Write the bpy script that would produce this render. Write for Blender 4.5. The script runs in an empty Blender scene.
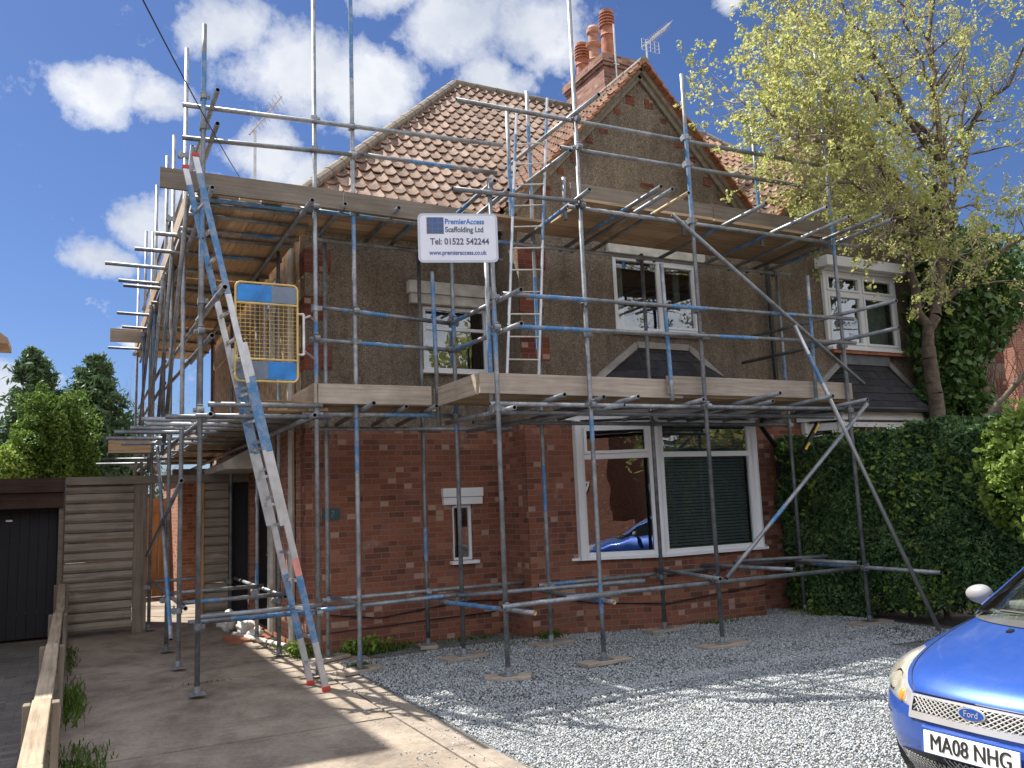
import bpy, math, random
import numpy as np
from mathutils import Vector, Matrix
random.seed(7)
rng = np.random.default_rng(7)
scene = bpy.context.scene
COL = scene.collection
R = math.radians
V = Vector

# ------------------------------------------------------------------ materials
def nmat(name):
    m = bpy.data.materials.new(name); m.use_nodes = True
    nt = m.node_tree; nt.nodes.clear()
    out = nt.nodes.new('ShaderNodeOutputMaterial')
    b = nt.nodes.new('ShaderNodeBsdfPrincipled')
    nt.links.new(b.outputs[0], out.inputs['Surface'])
    return m, nt, b, out
def N(nt, t, **k):
    n = nt.nodes.new(t)
    for a, v in k.items():
        if hasattr(n, a): setattr(n, a, v)
        else: n.inputs[a.replace('_', ' ')].default_value = v
    return n
def L(nt, a, b): nt.links.new(a, b)
def coords(nt, kind='Object', scale=(1, 1, 1)):
    tc = N(nt, 'ShaderNodeTexCoord'); mp = N(nt, 'ShaderNodeMapping')
    L(nt, tc.outputs[kind], mp.inputs[0]); mp.inputs['Scale'].default_value = scale
    return mp.outputs[0]
def noise(nt, vec, scale, detail=4, rough=.55):
    n = N(nt, 'ShaderNodeTexNoise'); n.inputs['Scale'].default_value = scale
    n.inputs['Detail'].default_value = detail; n.inputs['Roughness'].default_value = rough
    L(nt, vec, n.inputs['Vector']); return n
def ramp(nt, fac, stops):
    r = N(nt, 'ShaderNodeValToRGB'); e = r.color_ramp.elements
    while len(e) < len(stops): e.new(.5)
    for i, (p, c) in enumerate(stops):
        e[i].position = p; e[i].color = (*c, 1) if len(c) == 3 else c
    L(nt, fac, r.inputs[0]); return r.outputs[0]
def mixc(nt, fac, a, b, mode='MIX'):
    m = N(nt, 'ShaderNodeMix'); m.data_type = 'RGBA'; m.blend_type = mode
    for sock, v in ((m.inputs[0], fac), (m.inputs[6], a), (m.inputs[7], b)):
        if isinstance(v, (int, float)): sock.default_value = v
        elif isinstance(v, tuple): sock.default_value = (*v, 1) if len(v) == 3 else v
        else: L(nt, v, sock)
    return m.outputs[2]
def bump(nt, b, h, strength=.5, dist=.01):
    bp = N(nt, 'ShaderNodeBump'); bp.inputs['Strength'].default_value = strength
    bp.inputs['Distance'].default_value = dist
    L(nt, h, bp.inputs['Height']); L(nt, bp.outputs[0], b.inputs['Normal'])
def math_(nt, op, a, b=None, clamp=False):
    m = N(nt, 'ShaderNodeMath'); m.operation = op; m.use_clamp = clamp
    for i, v in enumerate((a, b)):
        if v is None: continue
        if isinstance(v, (int, float)): m.inputs[i].default_value = v
        else: L(nt, v, m.inputs[i])
    return m.outputs[0]
def simple(name, col, rough=.6, metal=0., var=.25, scale=6, bmp=0, spec=.5, coat=0, rnd=0.):
    m, nt, b, o = nmat(name)
    c = coords(nt)
    n = noise(nt, c, scale, 5)
    dark = tuple(x*(1-var) for x in col); lite = tuple(min(1, x*(1+var)) for x in col)
    cc = ramp(nt, n.outputs[0], [(.3, dark), (.7, lite)])
    if rnd:
        oi = N(nt, 'ShaderNodeObjectInfo')
        hs = N(nt, 'ShaderNodeHueSaturation'); L(nt, cc, hs.inputs['Color'])
        L(nt, math_(nt, 'MULTIPLY_ADD', oi.outputs['Random'], rnd), hs.inputs['Value'])
        hs.inputs['Value'].links[0].from_node.inputs[2].default_value = 1-rnd/2
        cc = hs.outputs[0]
    L(nt, cc, b.inputs['Base Color'])
    b.inputs['Roughness'].default_value = rough; b.inputs['Metallic'].default_value = metal
    b.inputs['Specular IOR Level'].default_value = spec
    b.inputs['Coat Weight'].default_value = coat
    if bmp: bump(nt, b, noise(nt, c, scale*6, 6).outputs[0], bmp, .01)
    return m

def brick_mat(name, cols, mortar, bw=.203, bh=.0675, dirt=.5, pale=.6):
    m, nt, b, o = nmat(name)
    uv = coords(nt, 'UV')
    wob = noise(nt, uv, 7, 2)
    add = N(nt, 'ShaderNodeVectorMath'); add.operation = 'MULTIPLY_ADD'
    L(nt, wob.outputs['Color'], add.inputs[0]); add.inputs[1].default_value = (.011, .007, 0)
    L(nt, uv, add.inputs[2]); uvw = add.outputs[0]
    def bt():
        t = N(nt, 'ShaderNodeTexBrick'); L(nt, uvw, t.inputs['Vector'])
        t.inputs['Scale'].default_value = 1; t.inputs['Brick Width'].default_value = bw
        t.inputs['Row Height'].default_value = bh; t.inputs['Mortar Size'].default_value = .005
        t.inputs['Mortar Smooth'].default_value = .3; t.inputs['Bias'].default_value = 0
        return t
    t = bt(); t.inputs['Color1'].default_value = (0, 0, 0, 1); t.inputs['Color2'].default_value = (1, 1, 1, 1)
    t.inputs['Mortar'].default_value = (.5, .5, .5, 1)
    sep = N(nt, 'ShaderNodeSeparateColor'); L(nt, t.outputs['Color'], sep.inputs[0])
    n = len(cols)
    bc = ramp(nt, sep.outputs[0], [(i/(n-1)*.98+.01, c) for i, c in enumerate(cols)])
    small = noise(nt, uv, 45, 4)
    bc = mixc(nt, .35, bc, ramp(nt, small.outputs[0], [(.3, (.25, .2, .18)), (.7, (1, .95, .9))]), 'MULTIPLY')
    big = noise(nt, uv, 1.3, 5, .65)
    bc = mixc(nt, dirt, bc, ramp(nt, big.outputs[0], [(.3, (.5, .47, .45)), (.65, (1.05, 1, 1))]), 'MULTIPLY')
    # odd pale headers
    dv = N(nt, 'ShaderNodeVectorMath'); dv.operation = 'DIVIDE'; L(nt, uvw, dv.inputs[0]); dv.inputs[1].default_value = (bw*.5, bh, 1)
    fl = N(nt, 'ShaderNodeVectorMath'); fl.operation = 'FLOOR'; L(nt, dv.outputs[0], fl.inputs[0])
    wn = N(nt, 'ShaderNodeTexWhiteNoise'); wn.noise_dimensions = '2D'; L(nt, fl.outputs[0], wn.inputs['Vector'])
    bc = mixc(nt, math_(nt, 'MULTIPLY', math_(nt, 'GREATER_THAN', wn.outputs['Value'], .965), pale), bc, (.46, .32, .25))
    bc = mixc(nt, math_(nt, 'MULTIPLY', math_(nt, 'LESS_THAN', wn.outputs['Value'], .05), .45), bc, (.06, .03, .03))
    # lime bloom
    ef = noise(nt, uv, 2.7, 6, .7)
    efm = ramp(nt, ef.outputs[0], [(.62, (0, 0, 0)), (.74, (1, 1, 1))])
    bc = mixc(nt, math_(nt, 'MULTIPLY', efm, .35), bc, (.5, .44, .4))
    mc = mixc(nt, .5, mortar, ramp(nt, big.outputs[0], [(.3, tuple(x*.5 for x in mortar)), (.7, mortar)]))
    L(nt, mixc(nt, t.outputs['Fac'], bc, mc), b.inputs['Base Color'])
    b.inputs['Roughness'].default_value = .88; b.inputs['Specular IOR Level'].default_value = .25
    h = math_(nt, 'SUBTRACT', math_(nt, 'MULTIPLY', small.outputs[0], .5), t.outputs['Fac'])
    bump(nt, b, h, .6, .006)
    return m

def pebble_mat(name, c1, c2, patch=None):
    m, nt, b, o = nmat(name)
    c = coords(nt, 'UV')
    v = N(nt, 'ShaderNodeTexVoronoi'); v.inputs['Scale'].default_value = 105; L(nt, c, v.inputs['Vector'])
    cc = ramp(nt, v.outputs['Color'], [(.15, c1), (.55, c2), (.9, tuple(min(1, x*1.6) for x in c2))])
    big = noise(nt, c, 1.1, 6, .65)
    cc = mixc(nt, .85, cc, ramp(nt, big.outputs[0], [(.3, (.55, .52, .5)), (.5, (.9, .88, .85)), (.72, (1.15, 1.1, 1.0))]), 'MULTIPLY')
    st = noise(nt, coords(nt, 'UV', (2.2, .35, 1)), 3, 4, .6)
    cc = mixc(nt, .5, cc, ramp(nt, st.outputs[0], [(.38, (.6, .58, .56)), (.6, (1, 1, 1))]), 'MULTIPLY')
    mott = noise(nt, c, 14, 4, .7)
    cc = mixc(nt, .4, cc, ramp(nt, mott.outputs[0], [(.35, (.6, .58, .55)), (.65, (1.25, 1.22, 1.2))]), 'MULTIPLY')
    L(nt, cc, b.inputs['Base Color']); b.inputs['Roughness'].default_value = .95
    b.inputs['Specular IOR Level'].default_value = .15
    bump(nt, b, math_(nt, 'ADD', math_(nt, 'MULTIPLY', v.outputs['Distance'], -1.2), mott.outputs[0]), .9, .012)
    return m

def wood_mat(name, col, axis='X', rnd=.5, dark=.55, gs=1.0):
    m, nt, b, o = nmat(name)
    sc = {'X': (1.2, 26, 26), 'Y': (26, 1.2, 26), 'Z': (26, 26, 1.2)}[axis]
    oi = N(nt, 'ShaderNodeObjectInfo')
    tc = N(nt, 'ShaderNodeTexCoord'); mp = N(nt, 'ShaderNodeMapping')
    geo = N(nt, 'ShaderNodeNewGeometry')
    L(nt, geo.outputs['Position'], mp.inputs[0]); mp.inputs['Scale'].default_value = tuple(s*gs for s in sc)
    n1 = noise(nt, mp.outputs[0], 1.4, 7, .62)
    n2 = noise(nt, coords(nt), 2.3, 5, .6)
    cc = ramp(nt, n1.outputs[0], [(.28, tuple(x*dark for x in col)), (.5, col), (.75, tuple(min(1, x*1.25) for x in col))])
    cc = mixc(nt, .6, cc, ramp(nt, n2.outputs[0], [(.3, (.6, .58, .56)), (.6, (1.05, 1.03, 1))]), 'MULTIPLY')
    hs = N(nt, 'ShaderNodeHueSaturation'); L(nt, cc, hs.inputs['Color'])
    mv = N(nt, 'ShaderNodeMapRange'); L(nt, oi.outputs['Random'], mv.inputs[0])
    mv.inputs[3].default_value = 1-rnd/2; mv.inputs[4].default_value = 1+rnd/2
    L(nt, mv.outputs[0], hs.inputs['Value'])
    L(nt, hs.outputs[0], b.inputs['Base Color']); b.inputs['Roughness'].default_value = .85
    b.inputs['Specular IOR Level'].default_value = .2
    bump(nt, b, n1.outputs[0], .35, .004)
    return m

def steel_mat():
    m, nt, b, o = nmat('galvanised_steel')
    geo = N(nt, 'ShaderNodeNewGeometry')
    n1 = noise(nt, geo.outputs['Position'], 5, 6, .65); n2 = noise(nt, geo.outputs['Position'], 28, 4, .7)
    oi = N(nt, 'ShaderNodeObjectInfo')
    cc = ramp(nt, n1.outputs[0], [(.3, (.13, .14, .15)), (.5, (.25, .265, .28)), (.72, (.38, .39, .4))])
    cc = mixc(nt, .5, cc, ramp(nt, n2.outputs[0], [(.35, (.55, .55, .55)), (.6, (1.1, 1.1, 1.1))]), 'MULTIPLY')
    rust = ramp(nt, noise(nt, geo.outputs['Position'], 9, 5, .7).outputs[0], [(.66, (0, 0, 0)), (.76, (1, 1, 1))])
    cc = mixc(nt, math_(nt, 'MULTIPLY', rust, .55), cc, (.2, .12, .07))
    hs = N(nt, 'ShaderNodeHueSaturation'); L(nt, cc, hs.inputs['Color'])
    mv = N(nt, 'ShaderNodeMapRange'); L(nt, oi.outputs['Random'], mv.inputs[0])
    mv.inputs[3].default_value = .72; mv.inputs[4].default_value = 1.3
    L(nt, mv.outputs[0], hs.inputs['Value']); L(nt, hs.outputs[0], b.inputs['Base Color'])
    b.inputs['Metallic'].default_value = .45; b.inputs['Roughness'].default_value = .5
    bump(nt, b, n2.outputs[0], .2, .002)
    return m
def blue_mat():
    m, nt, b, o = nmat('worn_blue_paint')
    geo = N(nt, 'ShaderNodeNewGeometry')
    n1 = noise(nt, geo.outputs['Position'], 11, 7, .75)
    msk = ramp(nt, n1.outputs[0], [(.46, (0, 0, 0)), (.56, (1, 1, 1))])
    cc = mixc(nt, math_(nt, 'MULTIPLY', msk, .7), (.05, .18, .38), (.25, .29, .34))
    L(nt, cc, b.inputs['Base Color']); b.inputs['Roughness'].default_value = .45
    return m
def glass_mat(name, tint=(1, 1, 1), k=1.5, base=.0):
    m, nt, b, o = nmat(name); nt.nodes.remove(b)
    tr = N(nt, 'ShaderNodeBsdfTransparent'); tr.inputs[0].default_value = (*tint, 1)
    gl = N(nt, 'ShaderNodeBsdfGlossy'); gl.inputs['Roughness'].default_value = 0.0
    gl.inputs['Color'].default_value = (.95, .97, 1, 1)
    fr = N(nt, 'ShaderNodeFresnel'); fr.inputs['IOR'].default_value = 1.6
    mx = N(nt, 'ShaderNodeMixShader')
    ff = math_(nt, 'MULTIPLY_ADD', fr.outputs[0], k, True); ff.node.inputs[2].default_value = base
    gb = N(nt, 'ShaderNodeNewGeometry'); L(nt, math_(nt, 'MULTIPLY', ff, math_(nt, 'SUBTRACT', 1.0, gb.outputs['Backfacing'])), mx.inputs[0])
    L(nt, tr.outputs[0], mx.inputs[1]); L(nt, gl.outputs[0], mx.inputs[2]); L(nt, mx.outputs[0], o.inputs[0])
    nz = noise(nt, coords(nt), 1.6, 2)
    bp = N(nt, 'ShaderNodeBump'); bp.inputs['Strength'].default_value = .12; bp.inputs['Distance'].default_value = .02
    L(nt, nz.outputs[0], bp.inputs['Height']); L(nt, bp.outputs[0], gl.inputs['Normal'])
    return m
def leaf_mat(name, cols, trans=.35, rough=.55, sc=3.0):
    m, nt, b, o = nmat(name)
    geo = N(nt, 'ShaderNodeNewGeometry')
    cell = N(nt, 'ShaderNodeTexWhiteNoise'); cell.noise_dimensions = '3D'
    sn = N(nt, 'ShaderNodeVectorMath'); sn.operation = 'SNAP'; sn.inputs[1].default_value = (.045, .045, .045)
    L(nt, geo.outputs['Position'], sn.inputs[0]); L(nt, sn.outputs[0], cell.inputs['Vector'])
    big = noise(nt, geo.outputs['Position'], sc, 4, .6)
    f = math_(nt, 'ADD', math_(nt, 'MULTIPLY', cell.outputs['Value'], .5), math_(nt, 'MULTIPLY', big.outputs[0], .5))
    n = len(cols)
    cc = ramp(nt, f, [(.2+.6*i/(n-1), c) for i, c in enumerate(cols)])
    L(nt, cc, b.inputs['Base Color']); b.inputs['Roughness'].default_value = rough
    b.inputs['Specular IOR Level'].default_value = .3
    t = N(nt, 'ShaderNodeBsdfTranslucent'); L(nt, cc, t.inputs[0])
    mx = N(nt, 'ShaderNodeMixShader'); mx.inputs[0].default_value = trans
    L(nt, b.outputs[0], mx.inputs[1]); L(nt, t.outputs[0], mx.inputs[2]); L(nt, mx.outputs[0], o.inputs[0])
    return m

M = {}
M['steel'] = steel_mat(); M['blue'] = blue_mat()
M['hole'] = simple('tube_bore_black', (.01, .01, .01), .9, var=.1)
M['brick'] = brick_mat('red_brick', [(.16, .07, .05), (.24, .095, .06), (.3, .112, .066), (.25, .1, .064), (.33, .13, .076), (.26, .115, .08), (.37, .17, .105)], (.24, .185, .15))
M['brick_side'] = brick_mat('orange_brick', [(.34, .15, .09), (.46, .2, .12), (.52, .25, .16), (.4, .17, .11)], (.45, .38, .32), dirt=.3)
M['quoin'] = brick_mat('quoin_brick', [(.12, .035, .025), (.2, .06, .04), (.24, .075, .045)], (.17, .13, .1), dirt=.4)
M['chimney_brick'] = brick_mat('chimney_brick', [(.22, .1, .075), (.33, .17, .12), (.42, .24, .18), (.25, .13, .1)], (.3, .26, .22), dirt=.6)
M['far_brick'] = brick_mat('far_brick', [(.3, .12, .08), (.38, .17, .11), (.3, .13, .09)], (.35, .3, .26))
M['pebble'] = pebble_mat('brown_pebbledash', (.165, .138, .108), (.27, .228, .182))
M['render_raw'] = simple('sunlit_broken_render', (.42, .32, .22), .95, var=.45, scale=9, bmp=.9)
M['mortar'] = simple('pale_mortar', (.21, .18, .14), .95, var=.3, scale=14, bmp=.5)
M['white'] = simple('white_upvc', (.74, .75, .76), .35, var=.05, scale=2)
M['offwhite'] = simple('stained_white_paint', (.5, .48, .42), .7, var=.22, scale=7)
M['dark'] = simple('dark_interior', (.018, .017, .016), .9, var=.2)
M['glass'] = glass_mat('window_glass', (.75, .8, .8), 1.9, .08)
M['blind'] = simple('dark_blind', (.3, .3, .31), .7, var=.1)
M['curtain'] = simple('pale_curtain', (.35, .36, .3), .9, var=.2)
M['black'] = simple('black_plastic', (.012, .012, .013), .4, var=.1)
M['blackpaint'] = simple('black_paint', (.008, .008, .014), .6, var=.3)
M['slate'] = None
M['boardX'] = wood_mat('scaffold_board_wood_along_x', (.42, .3, .19), 'X')
M['boardY'] = wood_mat('scaffold_board_wood_along_y', (.52, .37, .23), 'Y')
M['boardU'] = wood_mat('new_board_wood', (.42, .29, .17), 'X', .35)
M['toe'] = wood_mat('weathered_toe_board', (.38, .325, .27), 'X', .25, .7)
M['toeg'] = wood_mat('grey_toe_board', (.2, .172, .14), 'X', .25, .7)
M['toeY'] = wood_mat('weathered_toe_board_y', (.40, .335, .27), 'Y', .3, .7)
M['fence'] = wood_mat('grey_fence_wood', (.25, .215, .175), 'X', .4)
M['fenceZ'] = wood_mat('grey_post_wood', (.23, .19, .15), 'Z', .3)
M['fenceY'] = wood_mat('grey_rail_wood', (.36, .29, .21), 'Y', .3)
M['gatewood'] = wood_mat('orange_gate_wood', (.5, .27, .12), 'Z', .2)
M['darkwood'] = wood_mat('brown_stained_wood', (.07, .045, .035), 'X', .2)
M['alu'] = simple('ladder_aluminium', (.5, .51, .52), .38, .7, var=.18, scale=9)
M['redplastic'] = simple('red_ladder_cap', (.45, .05, .03), .5)
M['pink'] = simple('pink_sticker', (.6, .25, .22), .6)
M['yellow'] = simple('cream_yellow_frame', (.62, .45, .16), .5, var=.2)
M['yellowcap'] = simple('yellow_end_cap', (.75, .5, .05), .5)
M['panelblue'] = simple('blue_panel', (.02, .2, .55), .5, var=.35, scale=5)
M['panelgrey'] = simple('grey_panel_overlay', (.16, .2, .26), .6, var=.15)
M['gal'] = simple('thin_steel_wire', (.6, .58, .52), .4, .6)
M['terra'] = simple('terracotta', (.36, .13, .07), .8, var=.35, scale=9, bmp=.3)
M['terral'] = simple('pale_terracotta', (.42, .22, .14), .8, var=.3, scale=9, bmp=.3)
M['hiptile'] = simple('cement_hip_tile', (.2, .17, .13), .9, var=.35, scale=8, bmp=.5)
M['lead'] = simple('lead_flashing', (.13, .14, .155), .6, var=.25, scale=5)
M['gutter'] = simple('black_gutter', (.015, .015, .017), .4)
M['cement'] = simple('cement_render', (.3, .29, .27), .9, var=.25, scale=5, bmp=.4)
M['antenna'] = simple('aerial_aluminium', (.5, .5, .5), .45, .5)
M['ceramic'] = simple('white_sack', (.62, .6, .56), .8, var=.2)
M['plaque'] = simple('green_plaque', (.01, .06, .06), .4)

def tile_mat(name, cols, w, g, roll=False):
    m, nt, b, o = nmat(name)
    tc = N(nt, 'ShaderNodeTexCoord'); dv = N(nt, 'ShaderNodeVectorMath'); dv.operation = 'DIVIDE'
    L(nt, tc.outputs['UV'], dv.inputs[0]); dv.inputs[1].default_value = (w, g, 1)
    fl = N(nt, 'ShaderNodeVectorMath'); fl.operation = 'FLOOR'; L(nt, dv.outputs[0], fl.inputs[0])
    wn = N(nt, 'ShaderNodeTexWhiteNoise'); wn.noise_dimensions = '3D'; L(nt, fl.outputs[0], wn.inputs['Vector'])
    n = len(cols)
    cc = ramp(nt, wn.outputs['Value'], [(.02+.96*i/(n-1), c) for i, c in enumerate(cols)])
    if roll:
        fr_ = N(nt, 'ShaderNodeVectorMath'); fr_.operation = 'FRACTION'; L(nt, dv.outputs[0], fr_.inputs[0])
        sx = N(nt, 'ShaderNodeSeparateXYZ'); L(nt, fr_.outputs[0], sx.inputs[0])
        rm = ramp(nt, sx.outputs['X'], [(.0, (0, 0, 0)), (.08, (1, 1, 1)), (.3, (1, 1, 1)), (.4, (0, 0, 0))])
        cc = mixc(nt, math_(nt, 'MULTIPLY', rm, .65), cc, (.42, .21, .13))
    n1 = noise(nt, coords(nt, 'UV'), 9, 6, .7)
    cc = mixc(nt, .8, cc, ramp(nt, n1.outputs[0], [(.32, (.35, .33, .3)), (.5, (.95, .92, .9)), (.7, (1.3, 1.3, 1.25))]), 'MULTIPLY')
    n2 = noise(nt, coords(nt, 'UV'), .8, 5, .6)
    cc = mixc(nt, .6, cc, ramp(nt, n2.outputs[0], [(.35, (.6, .58, .56)), (.65, (1.1, 1.1, 1.1))]), 'MULTIPLY')
    L(nt, cc, b.inputs['Base Color']); b.inputs['Roughness'].default_value = .85
    b.inputs['Specular IOR Level'].default_value = .3
    bump(nt, b, n1.outputs[0], .3, .006)
    return m
TW, TG = .18, .265
M['tile'] = tile_mat('clay_pantile', [(.16, .11, .085), (.24, .17, .13), (.29, .21, .165), (.21, .145, .11), (.33, .25, .2)], TW, TG, True)
M['tile_orange'] = tile_mat('orange_verge_tile', [(.3, .12, .06), (.42, .19, .1), (.36, .15, .08)], .1, .1)
M['slate'] = tile_mat('dark_slate', [(.035, .036, .042), (.055, .057, .065), (.045, .045, .055)], .25, .16)

def ground_mats():
    # concrete drive
    m, nt, b, o = nmat('drive_concrete'); c = coords(nt)
    n1 = noise(nt, c, 1.2, 7, .65); n2 = noise(nt, c, 30, 5, .7); n3 = noise(nt, c, 5, 5, .7)
    cc = ramp(nt, n1.outputs[0], [(.3, (.15, .12, .095)), (.5, (.27, .22, .17)), (.7, (.37, .305, .24))])
    cc = mixc(nt, .6, cc, ramp(nt, n2.outputs[0], [(.3, (.6, .6, .6)), (.65, (1.15, 1.15, 1.15))]), 'MULTIPLY')
    cc = mixc(nt, .6, cc, ramp(nt, n3.outputs[0], [(.35, (.55, .53, .5)), (.55, (1, 1, 1))]), 'MULTIPLY')
    L(nt, cc, b.inputs['Base Color']); b.inputs['Roughness'].default_value = .9
    bump(nt, b, math_(nt, 'ADD', n2.outputs[0], n3.outputs[0]), .4, .01); M['concrete'] = m
    # gravel
    m, nt, b, o = nmat('grey_gravel'); c = coords(nt)
    v = N(nt, 'ShaderNodeTexVoronoi'); v.inputs['Scale'].default_value = 48; L(nt, c, v.inputs['Vector'])
    cc = ramp(nt, v.outputs['Color'], [(.1, (.13, .14, .145)), (.45, (.3, .305, .3)), (.8, (.47, .465, .44))])
    cc = mixc(nt, .8, cc, ramp(nt, v.outputs['Distance'], [(.0, (1.1, 1.1, 1.1)), (.55, (.3, .3, .3))]), 'MULTIPLY')
    n1 = noise(nt, c, .9, 5, .6)
    cc = mixc(nt, .6, cc, ramp(nt, n1.outputs[0], [(.35, (.7, .7, .66)), (.6, (1.1, 1.1, 1.1))]), 'MULTIPLY')
    L(nt, cc, b.inputs['Base Color']); b.inputs['Roughness'].default_value = .9
    bump(nt, b, math_(nt, 'MULTIPLY', v.outputs['Distance'], -1.), 1., .02); M['gravel'] = m
    m, nt, b, o = nmat('gravel_stones'); geo = N(nt, 'ShaderNodeNewGeometry')
    cc = ramp(nt, geo.outputs['Random Per Island'], [(0, (.17, .19, .21)), (.3, (.27, .3, .32)), (.6, (.37, .39, .395)), (.9, (.47, .47, .45)), (1, (.6, .59, .56))])
    L(nt, cc, b.inputs['Base Color']); b.inputs['Roughness'].default_value = .85; M['stones'] = m
    # earth / street
    M['earth'] = simple('rough_earth', (.16, .13, .09), .95, var=.4, scale=4, bmp=.5)
    M['asphalt'] = simple('asphalt', (.055, .055, .058), .9, var=.25, scale=12, bmp=.4)
    M['paving'] = brick_mat('paving_blocks', [(.14, .13, .12), (.19, .18, .165), (.16, .15, .14)], (.09, .085, .08), .2, .1, .5, 0.0)
    M['kerb'] = simple('edging_concrete', (.24, .2, .16), .9, var=.3, scale=9, bmp=.4)
ground_mats()
M['rusty'] = simple('rust_stained_tube', (.42, .32, .18), .7, .1, var=.35)
M['bark'] = simple('grey_brown_bark', (.115, .088, .065), .95, var=.5, scale=14, bmp=.9)
M['twig'] = simple('pale_twig', (.27, .225, .16), .9, var=.4, scale=8)
M['leaf_spring'] = leaf_mat('fresh_spring_leaves', [(.27, .31, .09), (.41, .45, .14), (.52, .53, .19), (.55, .46, .22)], .55)
M['leaf_hedge'] = leaf_mat('dark_hedge_leaves', [(.03, .07, .028), (.058, .125, .045), (.1, .18, .06), (.16, .23, .085)], .2)
M['leaf_light'] = leaf_mat('light_shrub_leaves', [(.1, .18, .025), (.2, .3, .05), (.33, .42, .1)], .4)
M['leaf_ivy'] = leaf_mat('ivy_leaves', [(.03, .08, .022), (.07, .14, .035), (.15, .24, .065)], .2, .35)
M['leaf_conifer'] = leaf_mat('conifer_foliage', [(.05, .1, .045), (.09, .16, .07), (.15, .23, .1)], .2, sc=1.5)
M['leaf_lime'] = leaf_mat('lime_foliage', [(.05, .1, .015), (.1, .18, .03), (.17, .26, .05)], .4, sc=1.5)
M['grass'] = leaf_mat('grass_blades', [(.04, .09, .01), (.1, .18, .02), (.15, .2, .05)], .3)

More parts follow.
